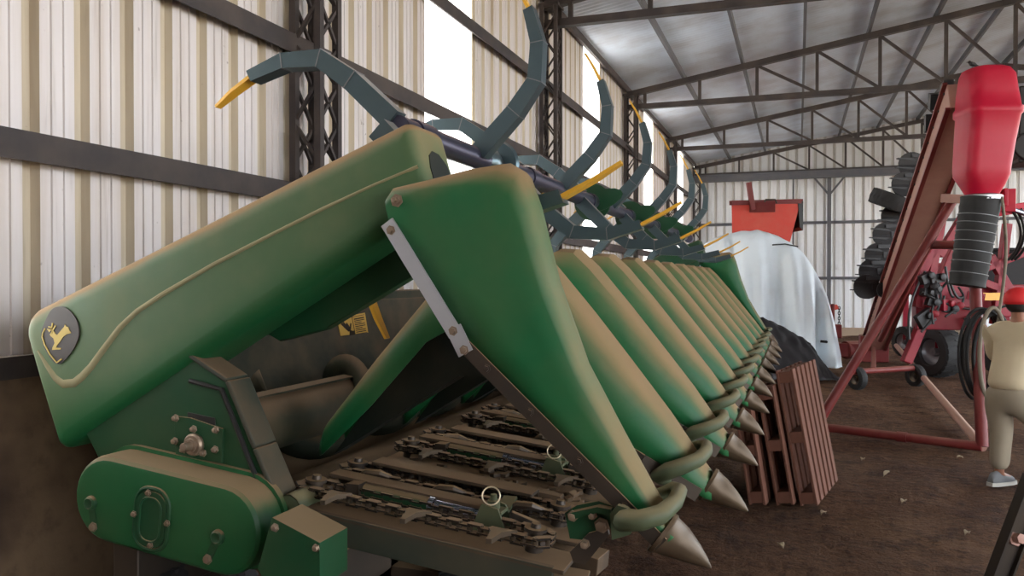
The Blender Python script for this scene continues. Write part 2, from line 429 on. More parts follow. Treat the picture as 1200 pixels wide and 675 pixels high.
# back wall posts with knee braces
for x in (-.15, .95, 5.1, 9.2):
    mb = MB(); mb.beam((x, Y1-.25, 0), (x, Y1-.25, EAVE-.2), .12, .12) if x > 0 else mb.beam((x, Y1-.2, 2.5), (x, Y1-.2, EAVE-.2), .06, .06)
    if x > 0:
        for s in (-1, 1): mb.beam((x, Y1-.25, EAVE-1.05), (x+s*.55, Y1-.25, EAVE-.35), .06, .06)
    struct('wall_post', mb, M['beamgrey'])
for x in (5.3, 12.3):
    for y in TRUSSY:
        if x > 12:
            mb = MB(); mb.beam((x, y, 0), (x, y, EAVE-.05), .2, .2); struct('column', mb, M['beamgrey'])

# ================================================================== LIGHT: overcast-bright sky through the open front and side, sun on the outside of the left wall
w = bpy.data.worlds.new('sky'); SC.world = w; w.use_nodes = True
bg = w.node_tree.nodes['Background']; bg.inputs[0].default_value = (.86, .93, 1, 1); bg.inputs[1].default_value = 5.0
sd = bpy.data.lights.new('sun', 'SUN'); sd.energy = 9; sd.angle = .01; sd.color = (1, .95, .86)
so = bpy.data.objects.new('sun', sd); C.objects.link(so)
so.rotation_euler = Vector((1, .25, -1.0)).to_track_quat('-Z', 'Y').to_euler()
SC.view_settings.view_transform = 'Standard'; SC.view_settings.look = 'None'; SC.view_settings.gamma = 1
SC.view_settings.use_curve_mapping = False; SC.view_settings.exposure = .75
SC.cycles.max_bounces = 8; SC.cycles.diffuse_bounces = 5; SC.cycles.use_denoising = True
SC.cycles.sample_clamp_indirect = 10
# ================================================================== THE CORN HEADER
HY = 2.25; ROW = .75
hd = thing('corn_header', 'long green corn harvesting header with snouts, raised side covers and hooked reel', 'harvester header', (-1.3, HY, .0))
def lerp(a, b, t): return a+(b-a)*t
# ---- snouts between the rows: bent hoods open underneath
def hood(stations, y0):
    rings = []
    for x, zr, hw, zb in stations:
        h = zr-zb
        prof = [(-1, 0), (-1, .35), (-.97, .62), (-.88, .82), (-.70, .95), (-.38, .99), (0, 1), (.38, .99), (.70, .95), (.88, .82), (.97, .62), (1, .35), (1, 0)]
        rings.append([V(x, y0+a*hw, zb+b*h) for a, b in prof])
    mb = MB(); mb.loft(rings); return mb
STN = [(-1.87, 1.15, .10, 1.07), (-1.84, 1.21, .125, 1.085), (-1.6, 1.49, .15, 1.30), (-1.35, 1.76, .17, 1.56), (-1.16, 1.90, .18, 1.66), (-1.05, 1.95, .18, 1.62), (-.98, 1.945, .18, 1.52),
      (-.90, 1.87, .18, 1.40), (-.75, 1.69, .175, 1.32), (-.6, 1.50, .16, 1.23), (-.45, 1.31, .13, 1.14), (-.36, 1.185, .10, 1.06), (-.31, 1.12, .082, 1.03), (-.285, 1.09, .07, 1.02)]
def nose(c, tip, ry, rz, mb=None):
    mb = mb or MB(); c, tip = Vector(c), Vector(tip); rings = []
    for t, k in ((0, 1.1), (.07, 1.12), (.1, 1.02), (.35, .86), (.65, .55), (.88, .25), (1, .05)):
        p = c.lerp(tip, t); d = (tip-c).normalized(); u = Vector((0,1,0)); w = d.cross(u)
        p = p + Vector((0,0,.006*math.sin(t*PI)))
        rings.append([p+u*(ry*k*math.cos(2*PI*j/14))+w*(rz*k*math.sin(2*PI*j/14)) for j in range(14)])
    mb.loft(rings, closed=True, caps=True); return mb
def guard(y0, mb=None, s=1, near=False):
    mb = mb or MB()
    pts = [(-.43, -.10, 1.08), (-.458, -.16, 1.115), (-.42, -.185, 1.14), (-.37, -.18, 1.16), (-.325, -.13, 1.175), (-.308, -.03, 1.186), (-.318, .07, 1.186), (-.345, .115, 1.175), (-.39, .11, 1.165), (-.42, .09, 1.15)]
    if near: pts = [(-.42, -.06, 1.12), (-.445, -.15, 1.15), (-.425, -.185, 1.165), (-.386, -.19, 1.17), (-.338, -.16, 1.182), (-.318, -.05, 1.187), (-.322, .08, 1.187), (-.345, .13, 1.18), (-.39, .11, 1.16), (-.42, .09, 1.15)]
    mb.tube([(x, y0+y*s, z) for x, y, z in pts], [.02, .028, .03, .028, .026, .023, .022, .021, .019, .016], 10, flat=1.0)
    return mb
y0 = HY+ROW
sn = obj('snout', hood(STN, y0), M['green'], hd, solid=.006)
obj('nose_tip', nose((-.31, y0, 1.062), (-.165, y0, .975), .074, .058), M['nose'], sn, sharp=50)
obj('guard_loop', guard(y0), M['guard'], sn, sharp=50)
mb = MB()
for s in (-1, 1):
    mb.beam((-.95, y0+s*.17, 1.41), (-.52, y0+s*.15, 1.16), .014, .05); mb.beam((-.52, y0+s*.15, 1.16), (-.33, y0+s*.085, 1.04), .014, .05)
    for t in (.2, .6, .95): mb.bolt(V(-.95, y0+s*.177, 1.41).lerp(V(-.52, y0+s*.157, 1.16), t), (0, s, 0), .01, .01)
obj('edge_rail', mb, M['steel'], sn)
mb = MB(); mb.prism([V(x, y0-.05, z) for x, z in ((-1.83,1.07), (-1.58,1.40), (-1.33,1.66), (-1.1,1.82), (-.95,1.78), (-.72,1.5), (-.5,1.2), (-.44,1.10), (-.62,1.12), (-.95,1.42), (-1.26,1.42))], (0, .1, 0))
obj('hollow_shade_fill', mb, M['inner'], sn)  # near black slab stands in for the shade of the open hollow
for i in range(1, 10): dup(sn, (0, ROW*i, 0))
# ---- the two big end dividers
def divider(Yo, sgn):
    """Yo: outer face; sgn +1: the divider grows towards +Y"""
    y = lambda t: Yo + sgn*t
    K = [((-1.17,1.965), (-1.19,2.05)), ((-1.165,1.96), (-1.165,2.085)), ((-1.1,1.865), (-1.05,2.105)), ((-1.02,1.75), (-.92,2.13)), ((-.955,1.65), (-.82,2.14)), ((-.92,1.61), (-.77,2.11)), ((-.90,1.60), (-.735,2.02)), ((-.80,1.51), (-.675,1.80)),
         ((-.66,1.385), (-.585,1.56)), ((-.536,1.275), (-.475,1.36)), ((-.43,1.175), (-.385,1.205)), ((-.37,1.11), (-.342,1.14)), ((-.345,1.078), (-.312,1.105))]
    rings = []
    for k, (b, r) in enumerate(K):
        t = k/(len(K)-1); wd = lerp(.21, .13, max(0, t-.45)/.55)
        b = V(b[0], 0, b[1]); r = V(r[0], 0, r[1]); ring = []
        for f, yy, push in ((0, 0, 0), (.3, .0, 0), (.6, .0, 0), (.86, .004, 0), (.95, .014, 0), (1, .04, 0), (1, .5*wd, .012), (1, wd-.04, 0), (.95, wd-.012, 0), (.86, wd, 0), (.6, wd+.004, 0), (.3, wd+.006, 0)):
            p = b.lerp(r, f); n = (r-b).normalized(); p = p + n*push
            ring.append(V(p.x, y(yy), p.z))
        rings.append(ring)
    mb = MB(); mb.loft(rings)
    # closed rounded back edge
    o = len(mb.v)-len(rings)*12; mb.f.append([o+j for j in range(12)]); mb.m.append(0); mb.sm.append(False)
    d = obj('end_divider', mb, M['green'], hd, solid=.008, sharp=50)
    mb = MB(); s = -sgn*.006
    mb.beam((-1.175, y(0)+s, 1.975), (-.95, y(0)+s, 1.64), .045, .008, up=(0,1,0)); mb.beam((-.955, y(0)+s*1.6, 1.66), (-.915, y(0)+s*1.6, 1.585), .05, .006, up=(0,1,0))
    for p in ((-1.16, 1.95), (-.955, 1.65), (-.92, 1.595)): mb.bolt((p[0], y(0)+s*1.6, p[1]), (0, -sgn, 0), .01, .012, mat=1)
    obj('edge_strip', mb, [M['alu'], M['bolt']], d)
    mb = MB(); mb.beam((-.92, y(0)+s, 1.605), (-.345, y(0)+s, 1.085), .042, .008, up=(0,1,0))
    for t in (.12, .35, .6, .82): mb.bolt(V(-.92, y(0)+s*1.6, 1.605).lerp(V(-.345, y(0)+s*1.6, 1.085), t), (0, -sgn, 0), .009, .008)
    obj('edge_rail', mb, M['steel'], d)
    mb = MB(); mb.bolt((-1.145, y(0), 2.04), (0, -sgn, 0), .014, .008); mb.bolt((-1.145, y(0)-sgn*.007, 2.04), (0, -sgn, 0), .008, .016); obj('hinge_bolt', mb, M['bolt'], d)
    obj('nose_tip', nose((-.358, y(.065), 1.098), (-.225, y(.10), 1.0), .076, .058), M['nose'], d, sharp=50)
    g = guard(y(.10), s=sgn, near=True)
    g.prism([V(-.47, y(-.06), 1.10), V(-.475, y(-.06), 1.17), (-.455, y(-.06), 1.195), (-.43, y(-.06), 1.19), (-.40, y(-.06), 1.165), (-.42, y(-.06), 1.12)], (0, sgn*.02, 0)); g.lathe((-.438, y(-.062), 1.165), (0, -sgn, 0), [(0,.017), (.006,.017), (.006,.009), (.002,.008)], 14)
    obj('guard_loop', g, M['guard'], d, sharp=50)
    return d
divider(HY-.05, 1)
divider(HY+ROW*11+.15, -1)
# hinge bracket that carries the near divider on the first row
mb = MB(); Yb = HY-.02
q = lambda a, Y=Yb: P(a[0], a[1], Y=Y)
mb.prism([q(a) for a in ((662,602), (676,593), (702,588), (719,594), (722,618), (708,622), (688,634), (668,632))], (0, .02, 0))
mb.prism([q(a, Yb-.03) for a in ((668,602), (700,595), (716,598), (716,604), (700,602), (670,610))], (0, .03, 0))
mb.prism([q(a, Yb-.01) for a in ((690,626), (712,620), (714,628), (686,663), (672,660), (668,648))], (0, .012, 0), mat=1)
for a, r in (((672,605), .011), ((706,616), .015), ((686,638), .010), ((695,604), .009)): mb.bolt(q(a, Yb-.012), (0,-1,0), r, .02, mat=2)
obj('divider_bracket', mb, [M['dgreen'], M['steel'], M['bolt']], hd)

# ---- row units
def zd(x): return .95 - .11*(x+.75)
yc = HY+ROW/2
mb = MB()
for s in (-1, 1):
    mb.beam((-1.72, yc+s*.205, zd(-1.72)-.09), (-.72, yc+s*.205, zd(-.72)-.09), .02, .10)
    mb.beam((-1.72, yc+s*.13, zd(-1.72)-.05), (-.68, yc+s*.13, zd(-.68)-.05), .17, .016, mat=1)       # deck plates either side of the slot
    mb.beam((-.84, yc+s*.14, zd(-.8)-.11), (-.63, yc+s*.11, zd(-.6)-.11), .11, .06, mat=1)             # skid shoes at the front
mb.beam((-1.9, yc, zd(-1.85)-.14), (-1.65, yc, zd(-1.7)-.12), .5, .10)
ru = obj('row_unit', mb, [M['frame'], M['deck']], hd, bevel=.004)
def oval(x0, x1, ya, yb, step):
    """points and directions round a long loop lying on the deck"""
    r = abs(yb-ya)/2; ym = (ya+yb)/2; pts = []
    L = x1-x0; n = int(L/step)
    for i in range(n): pts.append((x0+L*i/n, ya, 0))
    k = max(4, int(PI*r/step))
    for i in range(k): a = -PI/2+PI*i/k; pts.append((x1+r*math.cos(a), ym+r*math.sin(a), a+PI/2))
    for i in range(n): pts.append((x1-L*i/n, yb, PI))
    for i in range(k): a = PI/2+PI*i/k; pts.append((x0+r*math.cos(a), ym+r*math.sin(a), a+PI/2))
    return pts
def chain(ya, yb, lugside, hook):
    mb = MB(); pts = oval(-1.62, -.80, yc+ya, yc+yb, .036); sl = Matrix.Rotation(math.atan(.11), 3, 'Y')
    for i, (x, y, a) in enumerate(pts):
        R = sl @ Matrix.Rotation(a, 3, 'Z'); z = zd(x)+.016
        if i % 2:
            for s in (-1, 1): mb.box(V(x, y, z)+R @ V(0, 0, s*.0135), (.046, .028, .007), R)
        else:
            for s in (-1, 1): mb.box(V(x, y, z)+R @ V(0, 0, s*.0085), (.052, .026, .005), R)
        mb.lathe(V(x, y, z-.012)+R @ V(.018, 0, 0), R @ V(0,0,1), [(-.004, .0105), (.028, .0105)], 8, mat=1)
    for x in (-1.5, -1.2, -.90):
        y = yc+ya; z = zd(x)+.02; d = lugside
        if not hook:
            mb.prism([V(x-.04, y, z), V(x+.06, y, z), V(x+.02, y+d*.035, z), V(x+.0, y+d*.075, z-.012), V(x-.018, y+d*.078, z-.012), V(x-.02, y+d*.03, z)], (0,0,.016), mat=1)
        else:
            mb.tube([V(x+.06, y, z), V(x+.02, y+d*.022, z+.018), V(x-.03, y+d*.03, z+.02), V(x-.065, y+d*.028, z+.0), V(x-.075, y+d*.026, z-.02)], [.010, .016, .016, .013, .009], 8, mat=1)
    return mb
obj('gathering_chain', chain(-.19, -.085, -1, False), [M['chain'], M['lug']], ru, sharp=30)
obj('gathering_chain', chain(.10, .205, -1, True), [M['chain'], M['steel']], ru, sharp=30)
for y in (-.1375, .1525):
    for x, r in ((-.80, .05), (-1.62, .05)):
        mb = MB(); c = V(x, yc+y, zd(x)+.0)
        mb.lathe(c, (.1,0,1), [(-.03, r*.6), (0, r*.6), (0, r*.95), (.016, r*.95), (.016, r*.5), (.035, r*.5), (.035, r*.75), (.046, r*.75), (.046, r*.35), (.06, r*.3)], 14)
        for k in range(8):
            a = k*PI/4; mb.box(c+V(math.cos(a)*r, math.sin(a)*r, .008), (.018, .018, .014), Matrix.Rotation(a, 3, 'Z'))
        obj('chain_sprocket', mb, M['steel'], ru)
mb = MB()
mb.beam((-1.55, yc+.185, zd(-1.55)+.055), (-.9, yc+.185, zd(-.9)+.055), .09, .014); mb.beam((-1.55, yc+.222, zd(-1.55)+.03), (-.9, yc+.222, zd(-.9)+.03), .01, .06)
mb.beam((-1.62, yc-.015, zd(-1.62)+.04), (-.95, yc-.015, zd(-.95)+.04), .075, .014); mb.beam((-1.62, yc+.02, zd(-1.62)+.0), (-.95, yc+.02, zd(-.95)+.0), .012, .07)
obj('chain_guide', mb, M['deck'], ru, bevel=.003)
mb = MB(); mb.beam((-1.6, yc+.275, zd(-1.6)-.02), (-.75, yc+.275, zd(-.75)-.03), .075, .012); mb.beam((-1.55, yc+.36, zd(-1.55)+.01), (-.85, yc+.36, zd(-.85)+.0), .05, .03); mb.beam((-1.6, yc+.46, zd(-1.6)-.02), (-.8, yc+.46, zd(-.8)-.04), .11, .012)
mb.beam((-1.7, yc+.36, zd(-1.7)-.07), (-.78, yc+.36, zd(-.8)-.09), .36, .01)
for k in range(60):
    x = random.uniform(-1.6, -.8); y = yc+random.uniform(.24, .53); w_ = random.uniform(.012, .045); mb.box((x, y, zd(x)-.02+random.uniform(-.02, .03)), (w_*1.6, w_, .016), Matrix.Rotation(random.uniform(0,3), 3, 'Z') @ Matrix.Rotation(random.uniform(-.5,.5), 3, 'X'))
obj('deck_plate', mb, M['deck'], ru, bevel=.003)
mb = MB(); za = lambda x: zd(x)+.018
mb.tube([(-1.46, yc-.07, za(-1.46)), (-1.2, yc-.07, za(-1.2))], .026, 12); mb.tube([(-1.2, yc-.07, za(-1.2)), (-1.02, yc-.07, za(-1.02))], .022, 12, mat=1)
mb.tube([(-1.205, yc-.07, za(-1.205)), (-1.185, yc-.07, za(-1.185))], .029, 12, mat=1); mb.box((-1.49, yc-.07, za(-1.49)), (.05, .07, .05), mat=2)
obj('tension_rod', mb, [M['dgreen'], M['chrome'], M['steel']], ru)
mb = MB()
x = -.97; z = zd(x)
mb.prism([V(x-.07, yc-.10, z-.02), V(x+.06, yc-.10, z-.02), V(x+.03, yc-.10, z+.06), V(x-.03, yc-.10, z+.075)], (0, .012, 0)); mb.prism([V(x-.07, yc-.03, z-.02), V(x+.06, yc-.03, z-.02), V(x+.03, yc-.03, z+.06), V(x-.03, yc-.03, z+.075)], (0, .012, 0))
mb.box((x, yc-.06, z+.045), (.08, .07, .012)); mb.box((x+.0, yc+.06, z+.03), (.05, .11, .012), Matrix.Rotation(.3, 3, 'X')); mb.lathe((x, yc-.06, z+.05), (0,0,1), [(0, .022), (.03, .022), (.03, .012), (.05, .012)], 12)
mb.beam((x+.05, yc-.03, z+.03), (x+.14, yc+.0, z-.01), .03, .02, mat=1)
br = obj('tension_bracket', mb, [M['guard'], M['steel']], ru, bevel=.002)
mb = MB(); cr = V(x-.0, yc-.085, z+.10); R = Matrix.Rotation(.35, 3, 'Z') @ Matrix.Rotation(-.4, 3, 'X')
mb.tube([cr+R @ V(math.cos(a)*.03, 0, math.sin(a)*.03) for a in [2*PI*k/20 for k in range(20)]], .0026, 6, closed=True)
obj('pull_ring', mb, plain('bright wire ring', lin(226, 210, 180), .35, .5), ru)
for i in range(1, 11): dup(ru, (0, ROW*i, 0))

# ---- trough, rear sheet and auger behind the rows
ya, yb = HY+.34, HY+ROW*11+.1
AX, AZ, AR = -2.15, 1.19, .235
mb = MB(); pts = [(-2.62, 1.69), (-2.60, 1.66), (-2.55, 1.35)] + [(AX+.28*math.cos(a), AZ+.28*math.sin(a)) for a in [PI*1.02+PI*.72*k/10 for k in range(11)]] + [(-1.86, 1.0), (-1.70, .99)]
mb.loft([[V(x, y, z) for x, z in pts] for y in (ya, (ya+yb)/2, yb)]); tr = obj('auger_trough', mb, M['trough'], hd, solid=.008)
mb = MB(); mb.box((-2.66, (ya+yb)/2, 1.66), (.12, yb-ya, .14)); obj('rear_beam', mb, M['trough'], hd, bevel=.01)
mb = MB(); mb.box((-2.5, (ya+yb)/2, .93), (.2, yb-ya, .2)); mb.box((-1.78, (ya+yb)/2, .82), (.16, yb-ya, .16)); obj('lower_beam', mb, M['frame'], hd, bevel=.01)
for k in range(12):
    pass
# warning label on the rear sheet
sx = -2.565
S = [P(a, b, X=sx) for a, b in ((394,373), (427,366.5), (431,391), (399,396.5))]
mb = MB(); mb.prism(S, (.004, 0, 0)); sk = obj('warning_label', mb, M['paper'], tr)
mb = MB(); bil = lambda u, v: S[0].lerp(S[1], u).lerp(S[3].lerp(S[2], u), v)+V(.006,0,0)
def stroke(mb, pts, w, f, nrm, mat=0, th=.002):
    pts = [f(*p) for p in pts]
    for a, b in zip(pts, pts[1:]): mb.beam(a, b, th, w, up=nrm.cross((b-a).normalized()), mat=mat)
X1 = V(1,0,0)
for p in ([(.1,.28),(.3,.7)], [(.16,.24),(.34,.66)], [(.27,.32),(.36,.62)], [(.42,.36),(.36,.66)], [(.3,.66),(.45,.82)]): stroke(mb, p, .012, bil, X1)
stroke(mb, [(.32,.8),(.5,.84)], .025, bil, X1)
stroke(mb, [(.5,.06),(.5,.94)], .003, bil, X1); stroke(mb, [(.05,.08),(.95,.08)], .003, bil, X1); stroke(mb, [(.05,.92),(.95,.92)], .003, bil, X1)
for k in range(8):
    stroke(mb, [(.56, .2+k*.09), (.92-(.12 if k % 3 == 2 else 0), .2+k*.09)], .005 if k else .008, bil, X1)
obj('label_print', mb, M['ink'], sk)
mb = MB(); mb.tube([(AX, ya, AZ), (AX, yb, AZ)], .125, 28); mb.beam((AX+.02, ya+.1, AZ+.126), (AX+.02, yb-.1, AZ+.126), .09, .008)
au = obj('cross_auger', mb, M['trough'], hd, sharp=40)
def flight(y0, y1, hand):
    rings = []; n = int((y1-y0)/.02)
    for i in range(n+1):
        y = y0+(y1-y0)*i/n; a = hand*2*PI*(y-y0)/.62+2.0
        rings.append([V(AX+math.cos(a)*r, y, AZ+math.sin(a)*r) for r in (.12, .18, AR)])
    m = MB(); m.loft(rings); return m
mid = (ya+yb)/2
obj('auger_flight', flight(ya+.42, mid-.3, 1), M['trough'], au, solid=.006, sharp=0); obj('auger_flight', flight(mid+.3, yb-.2, -1), M['trough'], au, solid=.006, sharp=0)

# ---- end panels with bearing plate, chain case and boxes on the near one
def endpanel(Y, s):
    mb = MB(); pl = [P(a, b, Y=2.33) for a, b in ((98,505), (150,462), (218,412), (268,446), (300,525), (328,592))]; pl = [(p.x, p.z) for p in pl]+[(-1.60,.93), (-2.3,.93), (-2.42,1.08)]
    mb.prism([V(x, Y, z) for x, z in pl], (0, s*.03, 0)); p = obj('end_panel', mb, M['dgreen'], hd, bevel=.006)
    mb = MB()
    for a, b in zip(pl[2:6], pl[3:6]): mb.beam((a[0], Y+s*.045, a[1]), (b[0], Y+s*.045, b[1]), .12, .02, up=(b[1]-a[1], 0, a[0]-b[0]))
    obj('panel_flange', mb, M['frame'], p, bevel=.008)
    mb = MB(); mb.tube([V(k.x, Y-s*.012, k.z) for k in (P(225,446,Y=2.33), P(262,456,Y=2.33), P(290,528,Y=2.33), P(314,590,Y=2.33))], .009, 8); obj('grease_line', mb, M['black'], p)
    return p
ep = endpanel(2.33, 1); endpanel(HY+ROW*11+.1, -1)
Yp = 2.33
q = lambda a, b, Y=Yp: P(a, b, Y=Y)
mb = MB(); mb.prism([q(*a, Y=Yp-.012) for a in ((203,488), (222,490), (260,503), (259,543), (205,535))], (0, .012, 0))
mb.prism([q(*a, Y=Yp-.004) for a in ((219,483), (251,490), (252,501), (219,495))], (0, .003, 0), mat=2)
for a in ((206,490), (253,504), (205,517), (252,527), (227,503), (215,527), (238,531)): mb.bolt(q(*a, Y=Yp-.012), (0,-1,0), .0095, .016, mat=1)
c = q(228, 521, Y=Yp-.012); mb.lathe(c, (0,-1,0), [(0, .04), (.012, .04), (.02, .034), (.02, .024), (.03, .024), (.03, .016), (.06, .015), (.062, .008)], 20, mat=1)
obj('bearing_plate', mb, [M['dgreen'], M['bolt'], M['black']], ep, bevel=.002)
# chain case: a stadium shaped cover with rounded rim
def stadium(c0, c1, r, Y, n=14):
    c0, c1 = Vector(c0), Vector(c1); d = (c1-c0).normalized(); a0 = math.atan2(d.z, d.x); out = []
    for k in range(n+1): a = a0+PI/2+PI*k/n; out.append(V(c0.x+r*math.cos(a), Y, c0.z+r*math.sin(a)))
    for k in range(n+1): a = a0-PI/2+PI*k/n; out.append(V(c1.x+r*math.cos(a), Y, c1.z+r*math.sin(a)))
    return out
YC = 2.185
c0, c1 = P(123, 587, Y=YC), P(257, 623, Y=YC)
mb = MB(); mb.loft([stadium(c0, c1, r, Y) for r, Y in ((.168, YC+.15), (.168, YC+.125), (.154, YC+.125), (.154, YC+.03), (.149, YC+.014), (.138, YC+.004), (.122, YC))], closed=True, caps=True)
cc = obj('chain_case', mb, M['green2'], hd, sharp=28)
mb = MB(); 
def ringtube(pts, r, mb): mb.tube(pts, r, 8, closed=True)
def rrect(cx, cz, w, h, rad, Y, rot=0, n=6):
    out = []
    for sx_, sz_, a0 in ((1, 1, 0), (-1, 1, PI/2), (-1, -1, PI), (1, -1, 1.5*PI)):
        for k in range(n+1):
            a = a0+PI/2*k/n; x = sx_*(w/2-rad)+rad*math.cos(a); z = sz_*(h/2-rad)+rad*math.sin(a)
            out.append(V(cx+x*math.cos(rot)-z*math.sin(rot), Y, cz+x*math.sin(rot)+z*math.cos(rot)))
    return out
hc = P(176.5, 609, Y=YC)
mb.prism(rrect(hc.x, hc.z, .125, .19, .05, YC-.008, -.1), (0, .012, 0)); ringtube(rrect(hc.x, hc.z, .14, .21, .058, YC, -.1), .008, mb); ringtube(rrect(hc.x, hc.z, .088, .15, .038, YC-.009, -.1), .004, mb)
for a in ((173,578), (156,603), (195,614), (175,640)): mb.bolt(P(*a, Y=YC-.008), (0,-1,0), .008, .01, mat=1)
obj('access_hatch', mb, [M['dgreen'], M['bolt']], cc)
for a, b in (((106,590), (109,618)), ((255,630), (243,656))):
    mb = MB(); p, r = P(*a, Y=YC), P(*b, Y=YC)
    mb.lathe(p, (0,-1,0), [(0, .026), (.012, .024), (.016, .018), (.012, .012)], 16); mb.beam(p, r, .006, .028, up=(1,0,0)); mb.bolt(r+V(0,-.003,0), (0,-1,0), .012, .012, mat=1)
    obj('case_latch', mb, [M['dgreen'], M['bolt']], cc)
mb = MB()
for a in ((130,537), (165,548), (232,562), (272,570), (303,596)): mb.bolt(P(*a, Y=YC+.12), (0,-1,.3), .011, .014)
obj('case_bolts', mb, M['bolt'], cc)
# gearbox cover to the right of the chain case, and the small rear fender of the first row
G_ = lambda a, b: P(a, b, Y=2.1)
mb = MB(); mb.prism([G_(318,607), G_(374,637), G_(374,690), G_(312,690), G_(301,668)], (0, .16, 0)); mb.bolt(G_(322,619), (0,-1,0), .01, .012, mat=1); mb.bolt(G_(370,643), (0,-1,0), .009, .012, mat=1)
obj('gearbox_cover', mb, [M['dgreen'], M['bolt']], hd, bevel=.01)
mb = MB(); mb.loft([[V(-1.68+.11*t, y, 1.00+.075*math.sin(PI*(.12+.75*t))) for t in (0, .2, .4, .6, .8, 1)] for y in (2.33, 2.48)]); mb.prism([V(-1.68+.11*t, 2.33, 1.00+.075*math.sin(PI*(.12+.75*t))) for t in (0, .2, .4, .6, .8, 1)]+[V(-1.57, 2.33, .95), V(-1.68, 2.33, .95)], (0, .004, 0))
obj('corner_fender', mb, M['guard'], hd, solid=.004)

# ---- raised side covers (near one carries the emblem)
CY0, CW = 2.31, .25
CORN = [((20,372), .10), ((480,138), .035), ((507,236), .06), ((66,533), .045), ((42,452), .25)]
def roundpoly(cs, k, n=8):
    """corner points and radii -> rounded outline pulled in by k"""
    m = len(cs); ctr = sum((c for c, r in cs), V(0,0,0))/m; off = []
    E = []
    for i in range(m):
        a, b = cs[i][0], cs[(i+1) % m][0]; t = (b-a).normalized(); nr = V(t.z, 0, -t.x)
        if nr.dot(ctr-a) < 0: nr = -nr
        E.append((a+nr*k, t))
    for i in range(m):
        (p, t), (q, u) = E[i-1], E[i]
        det = t.x*u.z-t.z*u.x; w = q-p; off.append(p+t*((w.x*u.z-w.z*u.x)/det))
    out = []
    for i in range(m):
        c = off[i]; r = max(cs[i][1]-k, .004); a = (off[i-1]-c).normalized(); b = (off[(i+1) % m]-c).normalized()
        h = math.acos(max(-1, min(1, a.dot(b))))/2; L = r/math.tan(h); bi = (a+b).normalized(); o = c+bi*(r/math.sin(h))
        s0 = c+a*L-o; s1 = c+b*L-o; ang = math.acos(max(-1, min(1, s0.normalized().dot(s1.normalized()))))
        for j in range(n+1):
            f = j/n; d = (s0*math.sin((1-f)*ang)+s1*math.sin(f*ang))/math.sin(ang); out.append(o+d)
    return out
def cover(Y, s, name='side_cover'):
    cs = []
    for (a, b), r in CORN:
        p = P(a, b, Y=CY0); cs.append((V(p.x, 0, p.z), r))
    rings = []
    for k, yy in ((.06, 0), (.035, .003), (.016, .012), (.004, .028), (0, .05), (0, CW-.04), (.006, CW-.012), (.03, CW)):
        rings.append([V(p.x, Y+s*yy, p.z) for p in roundpoly(cs, k)])
    mb = MB(); mb.loft(rings, closed=True, caps=True); return mb
cv = obj('side_cover', cover(CY0, 1), M['cover'], hd, sharp=35)
Yf = CY0-.004
mb = MB(); cr = [(490,195), (440,216), (380,244), (320,274), (250,310), (190,345), (160,365), (140,384), (122,408), (106,430), (96,441), (86,449), (73,450), (64,443), (54,428), (44,411)]
cw = [.004]*2+[.0055]*2+[.007, .008, .009, .0105, .012, .013, .014, .0145, .014, .012, .009, .004]
cp = [P(a, b, Y=CY0) for a, b in cr]; rings = []
for k, p in enumerate(cp):
    d = (cp[min(k+1, len(cp)-1)]-cp[max(k-1, 0)]).normalized(); n_ = V(d.z, 0, -d.x); w_ = cw[k]
    rings.append([p+n_*w_*1.5*u+V(0, -h*min(1, w_/.008), 0) for u, h in ((-1, -.004), (-.7, .001), (-.3, .005), (.3, .005), (.7, .001), (1, -.004))])
mb.loft(rings); obj('moulded_crease', mb, plain('dust filled crease', lin(142, 134, 100), .85), cv)
e = lambda x, y, d=0: P(30+x/6.75, 340+y/6.75, Y=Yf-.001-d)
def chaikin(ps, n=2):
    for _ in range(n):
        ps = [q for a, b in zip(ps, ps[1:]+ps[:1]) for q in ((a[0]*.75+b[0]*.25, a[1]*.75+b[1]*.25), (a[0]*.25+b[0]*.75, a[1]*.25+b[1]*.75))]
    return ps
mb = MB(); mb.prism([e(*p) for p in chaikin([(205,145), (270,125), (335,145), (405,232), (424,340), (408,400), (378,465), (305,560), (245,598), (182,528), (136,440), (116,360), (126,310), (160,225)])], (0, .006, 0))
em = obj('emblem', mb, plain('black emblem shield', lin(44, 32, 30), .5), cv)
mb = MB()
deer = [(356,340), (322,350), (292,372), (266,412), (242,440), (238,456), (276,458), (271,470), (206,474), (209,455), (226,420), (217,382), (196,365), (188,350), (204,334), (215,318), (232,346), (246,356), (276,320), (302,290), (309,270), (317,288), (334,292), (341,318)]
mb.prism([e(x, y, .002) for x, y in deer], (0, .003, 0))
ef = lambda x, y: e(x, y, .002)
for p in ([(182,328), (203,305), (211,260)], [(178,290), (206,298)], [(236,280), (216,312), (200,345)], [(196,300), (210,320)], [(182,318), (172,306)]): stroke(mb, p, .0055, ef, V(0,-1,0))
stroke(mb, [(152,303), (132,340), (128,372), (146,430), (188,508), (242,574), (282,545)], .005, ef, V(0,-1,0))
obj('emblem_print', mb, M['emblem_yellow'], em)
mb = MB(); hole = [P(a, b, Y=2.42) for a, b in ((497,200), (502,190), (512,188), (521,197), (528,215), (530,232), (500,240))]
# recess at the end of the cover
ea, eb = P(482, 146, Y=CY0), P(506, 232, Y=CY0); en = V(eb.z-ea.z, 0, ea.x-eb.x).normalized(); en = en if en.x > 0 else -en
mb.prism([V(0, CY0+.055+.165*u, 0)+V(lerp(ea.x, eb.x, v), 0, lerp(ea.z, eb.z, v))+en*.003 for u, v in ((0,.9), (0,.55), (.1,.38), (.3,.3), (.6,.32), (.85,.45), (1,.65), (1,.9))], en*-.012); obj('end_recess', mb, M['inner'], cv)
fc = obj('side_cover', cover(HY+ROW*11+.1, -1), M['dgreen'], hd, sharp=35)
